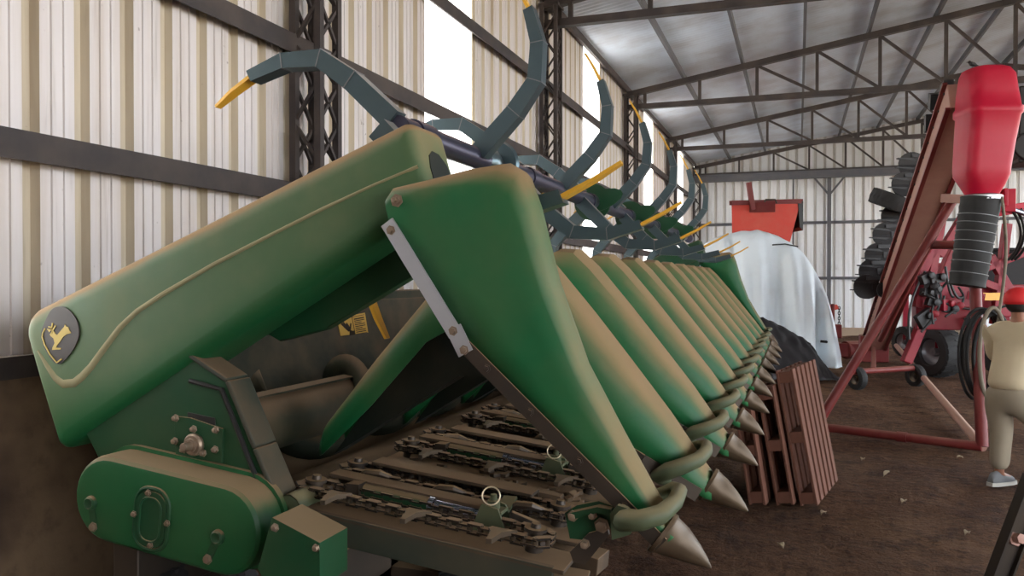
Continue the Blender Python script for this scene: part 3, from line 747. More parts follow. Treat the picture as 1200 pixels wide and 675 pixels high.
# reel lifting arms under the covers
def liftarm(Y):
    mb = MB(); a, b = P(250, 402, Y=2.5), P(500, 258, Y=2.5)
    mb.prism([V(p.x, Y, p.z) for p in [P(*k, Y=2.5) for k in ((265,385), (470,262), (508,240), (512,280), (490,312), (365,388), (312,402), (300,395))]], (0, .06, 0))
    mb.beam((-2.5, Y+.03, 1.72), (P(300, 385, Y=2.5).x, Y+.03, P(300, 385, Y=2.5).z), .05, .06)
    o = obj('reel_lift_arm', mb, M['dgreen'], hd, bevel=.006)
    m = MB(); m.tube([P(238, 402, Y=2.5)+V(0, Y-2.5-.03, 0), P(250, 398, Y=2.5)+V(0, Y-2.5+.09, 0)], .02, 10); obj('pivot_pin', m, M['steel'], o)
liftarm(2.56+.02); liftarm(HY+ROW*11-.25)

# ---- the pick-up reel: a long shaft with curved square arms and yellow tines
RX, RZ = -1.36, 2.345
mb = MB(); mb.tube([(RX, 2.62, RZ), (RX, HY+ROW*11-.1, RZ)], .048, 20)
for k in range(7): 
    y = 2.80+1.35*k; mb.tube([(RX, y-.07, RZ), (RX, y+.07, RZ)], .056, 20)
rs = obj('reel_shaft', mb, M['steelblue'], hd, sharp=30)
mb = MB(); y = 3.62
mb.lathe((RX, y, RZ), (0,1,0), [(-.015, .09), (-.015, .11), (0, .12), (.015, .11), (.015, .06)], 24); mb.lathe((RX, y-.12, RZ), (0,1,0), [(-.06, .02), (-.05, .045), (-.02, .065), (.02, .07), (.06, .06), (.08, .05)], 20)
hb = obj('reel_hub', mb, M['reel'], hd)
mb = MB()
mb.prism([V(RX+.19*math.cos(a)*(1 if math.cos(a) > 0 else .55)+.03, 5.53, RZ+.075*math.sin(a)+.05*math.cos(a)) for a in [2*PI*k/16 for k in range(16)]], (0, .012, 0))
mb.lathe((RX, 5.556, RZ), (0,1,0), [(-.01, .06), (-.01, .13), (.01, .13), (.01, .06)], 28)
ds = obj('reel_disc', mb, M['dgreen'], hd)
for k in range(1, 4): dup(ds, (0, 1.35*k, 0))
# arm profile: read from the arm over the near cover, in its own plane
Ya = 2.64
key = [P(a, b, Y=Ya)-V(RX, Ya, RZ) for a, b in ((462,166), (415,96), (379,71), (336,74), (298,92), (256,126))]
key = [V(k.x, 0, k.z) for k in key]; key[0] = V(-.02, 0, .03)
def arm(rot, y, sc=1.0):
    R = Matrix.Rotation(rot, 3, 'Y'); pts = [R @ (k*sc) + V(RX, y, RZ) for k in key]
    mb = MB(); W = (.08, .074, .067, .058, .045)
    n = [None]*6
    for i in range(6):
        d = (pts[min(i+1, 5)]-pts[max(i-1, 0)]).normalized(); n[i] = V(d.z, 0, -d.x)
    rings = []
    for i in range(5):
        w = W[i]/2; rings.append([pts[i]+n[i]*w+V(0,-.034,0), pts[i]+n[i]*w+V(0,.034,0), pts[i]-n[i]*w+V(0,.034,0), pts[i]-n[i]*w+V(0,-.034,0)])
    mb.loft(rings, closed=True, caps=True, smooth=False)
    for i in (1, 2, 3):          # weld beads at the bends
        w = W[i]/2+.002; d = (pts[i+1]-pts[i-1]).normalized()*.002
        mb.loft([[pts[i]+e+n[i]*w+V(0,-.036,0), pts[i]+e+n[i]*w+V(0,.036,0), pts[i]+e-n[i]*w+V(0,.036,0), pts[i]+e-n[i]*w+V(0,-.036,0)] for e in (-d, d)], closed=True, caps=True, smooth=False, mat=1)
    a = obj('reel_arm', mb, [M['reel'], M['grey']], hd, sharp=10)
    t = MB(); rings = []
    d = (pts[5]-pts[4]).normalized()
    for p, w, th in ((pts[4]-d*.06, .026, .006), (pts[4], .028, .007), (pts[4].lerp(pts[5], .55)+n[4]*.004, .025, .006), (pts[5], .016, .005)):
        rings.append([p+n[4]*th+V(0,-w,0), p+n[4]*th+V(0,w,0), p-n[4]*th+V(0,w,0), p-n[4]*th+V(0,-w,0)])
    t.loft(rings, closed=True, caps=True, smooth=False); obj('tine_tip', t, M['yellow'], a, sharp=30)
    return a
for rot, ys in ((0, 2.64), (PI*.5, 3.35), (PI, 2.43), (PI*1.5, 3.0)):
    pass
aL = math.atan2(key[5].z, key[5].x); LL = key[5].length
def toward(x, z): return aL-math.atan2(z-RZ, x-RX), math.hypot(x-RX, z-RZ)/LL
rr, sr = toward(-.51, 2.16)
armL = arm(0, 2.64); armU = arm(math.radians(92), 3.35); armR = arm(rr, 2.46, sr); armD = arm(math.radians(276), 2.95)
for a in (armL, armU, armR, armD):
    for k in range(1, 6): dup(a, (0, 1.35*k, 0))
# ================================================================== TRAILER UNDER THE HEADER
def wheel_mb(c, ax, R, W, rim, lug=0, mats=(0, 1)):
    """tyre with rounded shoulders and bars of tread"""
    t = MB(); t.lathe(c, ax, [(-W*.38, rim), (-W*.5, rim*1.12), (-W*.5, R*.88), (-W*.42, R*.97), (-W*.2, R), (W*.2, R), (W*.42, R*.97), (W*.5, R*.88), (W*.5, rim*1.12), (W*.38, rim)], 36, cap=False)
    c = Vector(c); ax = Vector(ax).normalized(); u = ax.orthogonal().normalized(); w = ax.cross(u)
    n = lug or 24
    for k in range(n):
        for s in (-1, 1):
            a = 2*PI*(k+(.25 if s > 0 else 0))/n; a2 = a+2*PI/n*.55
            p = c+ax*(s*W*.46)+(u*math.cos(a2)+w*math.sin(a2))*(R*.955); q = c+(u*math.cos(a)+w*math.sin(a))*(R*1.0)
            t.beam(p, q, R*.06, R*.05, up=(p-c).normalized())
    return t
def hub_mb(c, ax, rim, W):
    h = MB(); h.lathe(c, ax, [(-W*.4, rim*1.03), (-W*.3, rim), (-W*.15, rim*.75), (-W*.1, rim*.35), (-W*.3, rim*.3), (-W*.3, .01)], 24, cap=False)
    h.lathe(c, ax, [(W*.4, rim*1.03), (W*.3, rim), (W*.15, rim*.75), (W*.1, rim*.35), (W*.3, rim*.3), (W*.3, .01)], 24, cap=False); return h
tl = thing('header_trailer', 'dark low trailer on small tyres carrying the long green corn header', 'trailer', (-1.9, 2.7, 0))
mb = MB(); mb.box((-2.4, 6.4, .69), (.12, 8.0, .26)); mb.box((-1.72, 6.4, .64), (.1, 8.0, .2)); obj('side_beam', mb, M['steel'], tl, bevel=.008)
for y in (3.2, 9.4):
    mb = MB(); mb.box((-2.05, y, .5), (1.5, .1, .1)); mb.box((-2.4, y, .55), (.1, .1, .12)); mb.box((-1.72, y, .53), (.1, .1, .12)); obj('axle', mb, M['steel'], tl)
    for x in (-2.72, -1.32):
        wo = obj('wheel', wheel_mb((x, y, .30), (1,0,0), .31, .2, .17), M['rubber'], tl, sharp=30); obj('wheel_hub', hub_mb((x, y, .30), (1,0,0), .17, .2), M['steel'], wo)
# a short wheel of the trailer drawbar, seen under the chain case
c = P(180, 664, Z=.66); c.z = .33
mb = MB(); mb.box((c.x+.0, (c.y+3.2)/2+.1, .56), (.1, 3.2-c.y, .1)); mb.beam((c.x, c.y+.1, .56), (c.x, c.y, .33), .08, .08); obj('drawbar', mb, M['steel'], tl)
wo = obj('wheel', wheel_mb(c, V(CT, ST, 0), .33, .21, .18, 34), M['rubber'], tl, sharp=30); obj('wheel_hub', hub_mb(c, V(CT, ST, 0), .18, .2), M['steel'], wo)
hd['label'] = 'long green corn harvesting header with a row of snouts, raised side covers and hooked reel'

# ================================================================== PALLETS leaning on the far snouts
def pallet(name, label, base, lean, L=.98, H=1.16, rotz=0):
    """a pallet standing on edge: stringers run back along Y, deck boards run up"""
    t = thing(name, label, 'pallet', base, 'wooden pallets leaning on the header')
    t.rotation_euler = (0, -lean, rotz)
    def part(n, mb):
        o = obj(n, mb, M['wood'], None, bevel=.003); o.parent = t; o.location = (0,0,0)
    for z in (.06, H/2, H-.06): mb = MB(); mb.box((0, L/2, z), (.095, L, .09)); part('stringer', mb)
    for s in (-1, 1):
        for k in range(6):
            mb = MB(); y = .05+k*(L-.1)/5; mb.box((s*.058, y, H/2), (.02, .105, H)); part('deck_board', mb)
    return t
RZP = -.2
pallet('wooden_pallet', 'reddish wooden pallet on edge, outermost of those leaning on the far snout tips', (.09, 6.86, .0), math.radians(10.5), .95, 1.09, RZP)
pallet('wooden_pallet', 'wooden pallet on edge, squeezed between the outermost pallet and the short innermost one', (-.09, 6.82, .0), math.radians(10), .95, .95, RZP)
pallet('wooden_pallet', 'shorter wooden pallet on edge, innermost under the green snout tips', (-.30, 6.75, .0), math.radians(9), .95, .86, RZP)

# ================================================================== RED GRAIN AUGER
ga = thing('grain_auger', 'tall red portable grain auger on tube legs with red spout hood and black sleeve', 'grain auger', (1.3, 11.0, 0))
D1 = 8.7
def at(px, py, d):
    r = ray(px, py); return V(r.x*d, r.y*d, CAMZ+r.z*d)
cr_ = V(CT, ST, 0); cf_ = V(-ST, CT, 0)
# hood
hc0 = at(1153, 100, D1)
def sq(c, w, d, r, n=5):
    out = []
    for sx_, sy_, a0 in ((1,1,0), (-1,1,PI/2), (-1,-1,PI), (1,-1,1.5*PI)):
        for k in range(n+1):
            a = a0+PI/2*k/n; out.append(c+cr_*(sx_*(w/2-r)+r*math.cos(a))+cf_*(sy_*(d/2-r)+r*math.sin(a)))
    return out
mb = MB(); rings = []
for px, py, w, d, r in ((1154,81,42,.40,.12), (1154,83,54,.46,.13), (1155,90,62,.52,.13), (1155,110,66,.56,.12), (1156,127,68,.58,.10), (1156.5,129,72,.62,.10), (1156,136,71,.61,.10), (1156,138,67,.58,.10), (1152,170,63,.56,.10), (1149,198,60,.54,.10), (1149,206,60,.52,.10), (1150,218,50,.44,.12), (1150,228,42,.36,.14)):
    c = at(px, py, D1); rings.append(sq(c, w/F*D1*.85, d*.82, r))
mb.loft(rings, closed=True, caps=True); ho = obj('spout_hood', mb, M['brightred'], ga, sharp=50)
mb = MB(); c = at(1150, 229, D1); mb.lathe(c, (0,0,-1), [(0, .19), (.01, .20), (.05, .20), (.06, .19)], 28); obj('hose_clamp', mb, M['alu'], ho)
mb = MB(); pts = []; rs = []
for k in range(28):
    t = k/27; pts.append(at(1149-16*t, 233+102*t, D1)); rs.append((.195-.02*t)*(1+.022*math.sin(k*PI)) + (.006 if k % 3 == 0 else 0))
mb.tube(pts, rs, 24); rsl = obj('rubber_sleeve', mb, M['rubber'], ga, sharp=60)
mb = MB(); sa, sb2 = at(1149, 233, D1), at(1133, 335, D1); sdir = (sb2-sa).normalized(); su = sdir.orthogonal().normalized(); sw = sdir.cross(su)
for t in (.20, .29, .39, .50, .61, .73, .86):
    r2 = .203-.02*t; mb.tube([sa.lerp(sb2, t)+(su*math.cos(a)+sw*math.sin(a))*r2 for a in [2*PI*k/28 for k in range(28)]], .0045, 6, closed=True)
obj('sleeve_wire', mb, M['grey'], rsl)
# inclined chute going away to the ground
top = at(1128, 112, D1+.25); bot = at(1024, 405, 15.6)
mb = MB(); mb.beam(top, bot, .30, .32); ch = obj('chute', mb, M['pinkdust'], ga, bevel=.01)
ax = (bot-top).normalized(); rt = ax.cross(V(0,0,1)).normalized(); un = rt.cross(ax)
mb = MB()
for s in (-1, 1): mb.beam(top+rt*s*.17+un*.17, bot+rt*s*.17+un*.17, .05, .03, up=un); mb.beam(top+rt*s*.17-un*.17, bot+rt*s*.17-un*.17, .05, .03, up=un)
obj('chute_flange', mb, M['rustred'], ch)
mb = MB()
for k in range(24):
    p = top.lerp(bot, .02+.96*k/23)
    for s in (-1, 1): mb.bolt(p+rt*s*.15+un*.15, rt*s, .014, .012)
obj('chute_bolts', mb, M['black'], ch)
mb = MB(); p = top.lerp(bot, .07)
mb.box(p+un*.34-rt*.1, (.25, .2, .18), Matrix.Rotation(.3,3,'X')); mb.box(top.lerp(bot, .03)+un*.3-rt*.1, (.1, .3, .1)); mb.box(top.lerp(bot, .12)+un*.3-rt*.12, (.18, .16, .2)); mb.tube([p+un*.38-rt*.1, p+un*.38-rt*.1+V(.0,.5,-.3)], .05, 10)
obj('drive_gear', mb, M['darkunit'], ga)
mb = MB(); c = at(1198, 150, D1+.5); mb.box(c, (.2, .5, .85)); mb.lathe(c+V(0,-.1,-.25), (0,1,0), [(-.2,.16),(.2,.16)], 18); obj('motor', mb, M['black'], ga, bevel=.02)
# legs
LF, RF = P(957, 500, Z=.06), P(1152, 524, Z=.06)
apL, apR = at(1118, 232, 9.6), at(1138, 235, 9.1)
mb = MB(); mb.tube([LF, apL], .055, 14); obj('leg', mb, M['rustred'], ga)
mb = MB(); mb.tube([RF, apR], .06, 14); obj('leg', mb, M['rustred'], ga)
mb = MB(); mb.tube([LF, RF], .05, 14); mb.tube([LF.lerp(RF, .52), LF.lerp(RF, .58)], .058, 14); obj('base_tube', mb, M['rustred'], ga)
BL = P(1045, 396, Z=.35); ax0 = P(1000, 436, Z=.28); ax1 = P(1078, 431, Z=.30)
mb = MB(); mb.tube([RF, P(1048, 402, Z=.25)], .05, 14); obj('brace', mb, M['pinkdust'], ga)
mb = MB(); mb.tube([at(1090, 287, 9.75), at(1142, 287, 9.15)], .05, 12); obj('brace', mb, M['rustred'], ga)
mb = MB(); mb.beam(apL-V(.1,0,0), apR+V(.1,0,0), .12, .1); obj('top_crossbar', mb, M['pinkdust'], ga)
mb = MB(); mb.tube([at(1112, 240, 9.7), at(1032, 398, 14.2)], .05, 12); obj('brace', mb, M['rustred'], ga)
mb = MB(); mb.tube([ax0, ax1], .05, 12); obj('axle', mb, M['rustred'], ga)
for t in (.06, .5, .94):
    p = ax0.lerp(ax1, t); c = V(p.x, p.y, .17)
    if t == .5: continue
    wo = obj('wheel', wheel_mb(c, ax1-ax0, .19, .12, .1), M['rubber'], ga, sharp=30); obj('wheel_hub', hub_mb(c, ax1-ax0, .1, .12), M['steel'], wo)
mb = MB(); mb.beam(ax0.lerp(ax1, .3)+V(0,.0,.02), bot, .08, .08); mb.box(bot+V(0,0,-.05), (.5,.5,.5)); obj('intake_box', mb, M['rustred'], ga, bevel=.02)
# bird on the hood
bd = thing('bird', 'small dark bird perched on top of the red spout hood', 'bird', at(1137, 84, D1))
b0 = at(1138, 76, D1); mb = MB()
mb.tube([b0-cr_*.03, b0-cr_*.012+V(0,0,.006), b0+cr_*.02-V(0,0,.004), b0+cr_*.05-V(0,0,.015), b0+cr_*.085-V(0,0,.025)], [.012, .024, .022, .010, .004], 10)
mb.lathe(b0-cr_*.03+V(0,0,.022), (0,0,1), [(-.018,.006),(-.01,.015),(0,.018),(.01,.014),(.017,.004)], 10)
obj('body', mb, M['bird'], bd)
mb = MB(); mb.tube([b0-cr_*.045+V(0,0,.022), b0-cr_*.068+V(0,0,.019)], [.005,.001], 6); obj('beak', mb, M['black'], bd)
mb = MB()
for s in (-1, 1): mb.tube([b0+cf_*s*.008-V(0,0,.015), b0+cf_*s*.008-V(0,0,.06)], .002, 5)
obj('legs', mb, M['black'], bd)
# coiled hose hung on the right leg
kq = RF.lerp(apR, .52); hz = thing('coiled_hose', 'coil of dark hose hanging on the right leg of the red grain auger', 'hose', kq)
mb = MB(); random.seed(3)
for k in range(9):
    off = random.uniform(-.05, .05); wd = random.uniform(.15, .27); hh = random.uniform(.42, .53); cx = random.uniform(-.06, .08); pts = []
    for j in range(40):
        a = 2*PI*j/40; x = math.sin(a)*wd*(1+.12*math.cos(a)); z = math.cos(a)*hh-.42
        pts.append(kq+cr_*(x+cx)-cf_*(.12+off+.05*math.cos(a))+V(0,0,z+random.uniform(-.004,.004)))
    mb.tube(pts, .018, 8, closed=True)
obj('hose_loops', mb, M['rubber'], hz, sharp=0)
mb = MB(); pts = [kq+cr_*(.12+.05*math.sin(t*6))-cf_*.24+V(0,0,1.25-t*2.1) for t in [k/20 for k in range(15)]]
mb.tube(pts, .016, 8); mb.tube([kq+cr_*(.02+.14*math.sin(2*PI*j/30)) - cf_*.27+V(0,0,-.42+.5*math.cos(2*PI*j/30)) for j in range(30)], .022, 8, closed=True); obj('hose_end', mb, plain('dusty grey hose', lin(128, 116, 100), .8), hz, sharp=0)

# ================================================================== FOLDED SEED DRILL behind
dr = thing('folded_planter', 'large red planter with wings folded up and stacked dark disc units', 'planter', (4.2, 14.5, 0))
DP = 14.0
def w3(px, py, d=DP): return at(px, py, d)
mb = MB(); mb.beam(w3(1078,352), w3(1215,352), .5, .55); mb.beam(w3(1085,318,14.6), w3(1210,318,14.6), .3, .3)
mb.box(w3(1105, 372), (.9, .6, .4)); mb.beam(w3(1062,425), w3(1118,290), .16, .16); obj('main_frame', mb, M['red'], dr, bevel=.02)
mb = MB()
for a, b in (((1075,360),(1095,210)), ((1088,340),(1106,240)), ((1095,290),(1068,345)), ((1165,380),(1180,262)), ((1150,330),(1196,348)), ((1100,300),(1130,250)), ((1190,352),(1160,300)), ((1145,318),(1200,296))): mb.beam(w3(*a, d=13.6), w3(*b, d=13.6), .12, .12)
obj('wing_frame', mb, M['red'], dr, bevel=.01)
mb = MB(); mb.box(w3(1168, 236, 13), (.45, .35, .36)); mb.beam(w3(1155,250,13), w3(1200,243,13), .1, .16); mb.box(w3(1162, 229, 12.8), (.05, .3, .28)); mb.box(w3(1176, 232, 12.8), (.05, .3, .28)); obj('toolbar_bracket', mb, M['brightred'], dr, bevel=.01)
mb = MB(); mb.tube([w3(1178,243,12.9), w3(1205,252,12.9)], .04, 10); obj('hydraulic_ram', mb, M['chrome'], dr)
def unit(px, py, s=1., flip=1):
    c = w3(px, py, 13.6); mb = MB()
    for k in (-1, 1):
        mb.lathe(c-cr_*(.18*s), (cr_*.15+cf_+V(0,0,.2*k)), [(-.008,.02),(-.006,.21*s),(.006,.21*s),(.008,.02)], 20)
    mb.beam(c-cr_*.1*s, c+cr_*.42*s+V(0,0,.03), .09, .10); mb.beam(c+V(0,0,.07), c-cr_*.42*s+V(0,0,.10), .06, .05, h2=.02)
    mb.beam(c+V(0,0,-.08), c-cr_*.45*s+V(0,0,-.05), .05, .05, h2=.015); mb.lathe(c+cr_*.12*s+V(0,-.05,-.05), cf_, [(-.05,.11*s),(-.03,.14*s),(.03,.14*s),(.05,.11*s)], 18)
    mb.beam(c-cr_*.2+V(0,0,.14), c+cr_*.3+V(0,0,.16), .12, .06)
    return mb
base = None
for i, (px, py) in enumerate(((1080,193), (1072,216), (1060,254), (1050,275), (1041,299), (1034,318), (1028,336))):
    obj('planter_unit', unit(px, py, 1.0), M['darkunit'], dr)
c = w3(1044, 236, 13.4); wo = obj('wheel', wheel_mb(c, cr_*.35+V(0,0,1)-cf_*.25, .34, .26, .16), M['rubber'], dr, sharp=30); obj('wheel_hub', hub_mb(c, cr_*.35+V(0,0,1)-cf_*.25, .16, .2), M['brightred'], wo)
for px, py, d, R, W in ((1101, 442, 0, .47, .42), (1085, 428, 0, .42, .34), (1180, 440, 0, .47, .42), (1062, 418, 0, .36, .25)):
    g0 = P(px, py, Z=0); c = V(g0.x, g0.y+.1, R-.01)
    wo = obj('wheel', wheel_mb(c, cr_*1.0+cf_*.25, R, W, R*.5), M['rubber'], dr, sharp=30); obj('wheel_hub', hub_mb(c, cr_+cf_*.25, R*.5, W), M['grey'], wo)
    mb = MB(); mb.beam(c, V(c.x, c.y, 1.5), .12, .12); obj('wheel_strut', mb, M['red'], dr)
mb = MB(); mb.box(w3(1178, 315, 14.2), (1.1, .5, .62)); mb.box(w3(1178, 293, 14.2), (1.14, .54, .06)); obj('seed_hopper', mb, M['darkunit'], dr, bevel=.04)
mb = MB(); mb.prism([w3(1151,343,13.55), w3(1172,343,13.55), w3(1172,352,13.55), w3(1151,352,13.55)], cf_*-.02); obj('reflector', mb, plain('amber reflector', lin(244, 176, 60), .4), dr)
for q in range(7):
    mb = MB(); a = w3(random.uniform(1072,1120), random.uniform(320,352), 13.3); b = w3(random.uniform(1080,1195), random.uniform(300,365), 13.3); mid_ = a.lerp(b,.5)+V(0,0,-random.uniform(.2,.6))
    if q > 3: a = w3(1160+q*6, 245, 12.9); b = w3(1165+q*4, 305, 13.4); mid_ = a.lerp(b,.5)+cr_*random.uniform(.1,.5)
    pts = [(a*(1-t)**2+mid_*2*t*(1-t)+b*t*t) for t in [k/14 for k in range(15)]]; mb.tube(pts, .022, 8); obj('hydraulic_hose', mb, M['black'], dr)

random.seed(11)
for q in range(14):
    mb = MB(); c = w3(random.uniform(1078,1145), random.uniform(322,385), 13.35); a_ = random.uniform(-.5,.5); R = Matrix.Rotation(TH+a_, 3, 'Z') @ Matrix.Rotation(random.uniform(-.6,.6), 3, 'Y')
    mb.box(c, (random.uniform(.12,.3), .1, random.uniform(.08,.25)), R); mb.lathe(c+R @ V(.05,-.06,.02), R @ V(0,-1,0), [(0,.06),(.05,.06),(.06,.03)], 12)
    obj('frame_bracket', mb, M['red'] if q % 3 == 0 else M['darkunit'], dr, bevel=.006)
for q in range(4):
    mb = MB(); a = w3(1066+q*14, 398-q*9, 13.2); b = w3(1084+q*13, 318+q*6, 13.4); mb.tube([a.lerp(b, t/8)+cr_*(.18*math.sin(PI*t/8)*(1 if q % 2 else -.6)) for t in range(9)], .02, 8); obj('seed_tube', mb, M['black'], dr)

# ================================================================== ORANGE HOPPER, SHEETED HEAP
hp = thing('hopper_wagon', 'orange red grain hopper with tall discharge post behind the white sheeted heap', 'hopper', at(905, 400, 18.6)*1)
hp.location.z = 0; WORLD[hp.name] = Vector(hp.location)
DH = 18.2
h_ = lambda px, py, d=DH: at(px, py, d)
mb = MB()
t_ = [h_(857,238), h_(938,236), h_(938,236,DH+1.3), h_(857,238,DH+1.3)]; m_ = [h_(858,282), h_(926,282), h_(926,282,DH+1.3), h_(858,282,DH+1.3)]; b_ = [h_(875,330), h_(905,330), h_(905,330,DH+.9), h_(875,330,DH+.9)]
mb.loft([t_, m_, b_], closed=True, caps=True, smooth=False); obj('hopper_body', mb, M['orange'], hp, sharp=20)
mb = MB()
for a, b in zip(t_, t_[1:]+t_[:1]): mb.beam(a, b, .10, .10)
mb.box(h_(893,243,DH-.08), (.55,.06,.22)); obj('hopper_rim', mb, M['rustred'], hp)
mb = MB(); mb.prism([h_(935,236,DH-.02), h_(941,236,DH-.02), h_(941,270,DH-.02), h_(937,266,DH-.02)], cf_*1.3); obj('side_flap', mb, M['black'], hp)
mb = MB(); mb.beam(h_(882,246,DH-.15), h_(877,214,DH-.15), .10, .10); obj('discharge_post', mb, M['rustred'], hp)
mb = MB(); mb.tube([h_(895,238,DH-.1), h_(897,234,DH-.1), h_(908,234,DH-.1), h_(910,238,DH-.1)], .02, 8); obj('lid_handle', mb, M['steel'], hp)
mb = MB()
for px in (865, 920):
    for d in (DH+.1, DH+1.2): p = h_(px, 300, d); mb.beam(V(p.x,p.y,0), p, .1, .1)
obj('stand', mb, M['rustred'], hp)
# white sheet over a rounded heap
sh = thing('plastic_sheet', 'white plastic sheet draped over a tall heap beyond the corn header', 'plastic sheet', (-.4, 16.6, 0))
E = [(800,318), (812,300), (826,286), (845,276), (870,270), (890,269), (912,274), (935,288), (952,308), (963,335), (970,362), (975,395)]
rings = []; N = 60
L_ = [at(a, b, 16.0) for a, b in E]
mb = MB(); nx_ = 72; ny_ = 26; vs = []; fs = []
x0_, x1_ = -2.9, .95
def ztop(x):
    pts = sorted(((p-V(0,0,0)).dot(cr_), p.z) for p in L_)
    if x <= pts[0][0]: return pts[0][1]-(pts[0][0]-x)*1.0
    for (a, za), (b, zb2) in zip(pts, pts[1:]):
        if a <= x <= b: return lerp(za, zb2, (x-a)/(b-a))
    return pts[-1][1]
cxs = [(p).dot(cr_) for p in L_]; xa, xb = min(cxs)-.6, max(cxs)
for i in range(nx_+1):
    u = xa+(xb-xa)*i/nx_; zt = max(.3, ztop(u))
    for j in range(ny_+1):
        v = j/ny_                      # 0 at the hem in front, 1 over the top to the back
        fold = (.48*(1-abs(math.sin(u*4.3+.6*math.sin(u*3.1)))**.8)-.24)*(1-min(1, v*1.3))+.05*math.sin(u*19+2)*(1-min(1, v*1.2))+.05*noise.noise(V(u*4, v*3, 1))
        if v < .6: z = lerp(.05+.28*(0.5+.5*math.sin(u*2.1+1.1))*(1 if u < xb-.7 else .3), zt-.12, v/.6); d = 15.55+fold+.30*(v/.6)**3
        elif v < .75: f = (v-.6)/.15; z = zt-.12+.12*math.sin(f*PI/2); d = 15.85+.35*f+fold
        else: f = (v-.75)/.25; z = lerp(zt, .2, f**1.5); d = 16.2+1.0*f
        vs.append(cr_*u+cf_*d+V(0,0,z+.02*noise.noise(V(u*6, v*9, 4))))
for i in range(nx_):
    for j in range(ny_): fs.append((i*(ny_+1)+j, (i+1)*(ny_+1)+j, (i+1)*(ny_+1)+j+1, i*(ny_+1)+j+1))
# right end closes down to a pointed hem
mb.add(vs, fs, 0, True)
e0 = nx_*(ny_+1); rim = vs[e0:e0+ny_+1]
o = len(mb.v); tipp = at(975, 398, 16.1); mb.add(rim+[cr_*(xb+.02)+cf_*16.3+V(0,0,.05)], [(j, j+1, ny_+1) for j in range(ny_)], 0, True)
obj('sheet', mb, M['tarp'], sh, sharp=0)
mb = MB(); mb.tube([at(962,400,15.5), at(981,402,15.5)], .025, 8); obj('batten', mb, M['black'], sh)
mb = MB(); mb.tube([at(905,287,15.75), at(920,286,15.72), at(935,289,15.75)], .012, 6); obj('tie_cord', mb, M['black'], sh)
# black sheeting at its foot
bt = thing('black_tarp', 'crumpled black sheeting lying at the foot of the white sheeted heap', 'tarpaulin', at(930, 445, 15.0)*1); bt.location.z = 0; WORLD[bt.name] = Vector(bt.location)
mb = MB(); vs = []; fs = []; n1_, n2_ = 40, 14
top_ = [(885,372), (900,376), (915,383), (930,392), (942,398), (950,404), (956,414), (962,430), (966,440)]
for i in range(n1_+1):
    t = i/n1_*(len(top_)-1); k = min(int(t), len(top_)-2); a = lerp(top_[k][0], top_[k+1][0], t-k); b = lerp(top_[k][1], top_[k+1][1], t-k)
    p = at(a, b, 15.2)
    for j in range(n2_+1):
        f = j/n2_; z = max(.02, p.z*(1-f)**.8*(1 if f < .97 else 0)); off = 1.0*f**1.3+.08*noise.noise(V(i*.3, f*4, 2))
        vs.append(V(p.x, p.y, 0)-cf_*off+V(0,0,z+.03*noise.noise(V(i*.5, f*6, 9))+.02))
for i in range(n1_):
    for j in range(n2_): fs.append((i*(n2_+1)+j, (i+1)*(n2_+1)+j, (i+1)*(n2_+1)+j+1, i*(n2_+1)+j+1))
mb.add(vs, fs, 0, True); obj('sheeting', mb, M['blacktarp'], bt, sharp=0, solid=.01)
# small stand with an orange flag plate and a hanging chain
st = thing('implement_stand', 'small red implement with an orange plate and hanging chain beside the white sheet', 'implement', at(990, 420, 18.0)*1); st.location.z = 0; WORLD[st.name] = Vector(st.location)
s_ = lambda px, py, d=18.0: at(px, py, d)
mb = MB(); p = s_(976,385); mb.beam(V(p.x,p.y,0), s_(976,356), .08, .08); mb.box(s_(978, 388), (.3,.3,.3)); mb.box(s_(997,410), (.55,.4,.3)); mb.lathe(s_(999,410), cr_+cf_*.3, [(-.2,.2),(.2,.2)], 18); obj('body', mb, M['rustred'], st, bevel=.02)
mb = MB(); mb.prism([s_(971,357), s_(981,357), s_(984,362), s_(972,365)], cf_*.1); obj('plate', mb, M['orange'], st)
mb = MB(); 
for k in range(9):
    p = s_(983.5, 361+k*3); R = Matrix.Rotation(k*PI/2, 3, 'Z'); mb.tube([p+R @ V(math.cos(a)*.022, 0, math.sin(a)*.04) for a in [2*PI*j/10 for j in range(10)]], .009, 6, closed=True)
obj('chain', mb, M['darkunit'], st)

# ================================================================== STEEL BAR lower right
p0, p1 = P(1168, 690, Z=.04), at(1216, 560, 4.6)
sb = thing('steel_drawbar', 'dusty steel channel bar propped up at the lower right corner', 'steel bar', p0)
mb = MB(); mb.beam(p0, p1, .12, .015, up=(.6,-1,.3)); r_ = (p1-p0).normalized(); sd_ = V(.6,-1,.3).cross(r_).normalized()
for s in (-1, 1): mb.beam(p0+sd_*s*.055, p1+sd_*s*.055, .012, .07, up=(.6,-1,.3))
obj('channel', mb, M['steel'], sb)
mb = MB(); c = p0.lerp(p1, .45); mb.bolt(c, (.6,-1,.3), .03, .06); obj('pin', mb, M['pinkdust'], sb)
mb = MB(); q_ = p1; mb.beam(V(q_.x,q_.y,0), q_, .05, .05); obj('prop_leg', mb, M['steel'], sb)

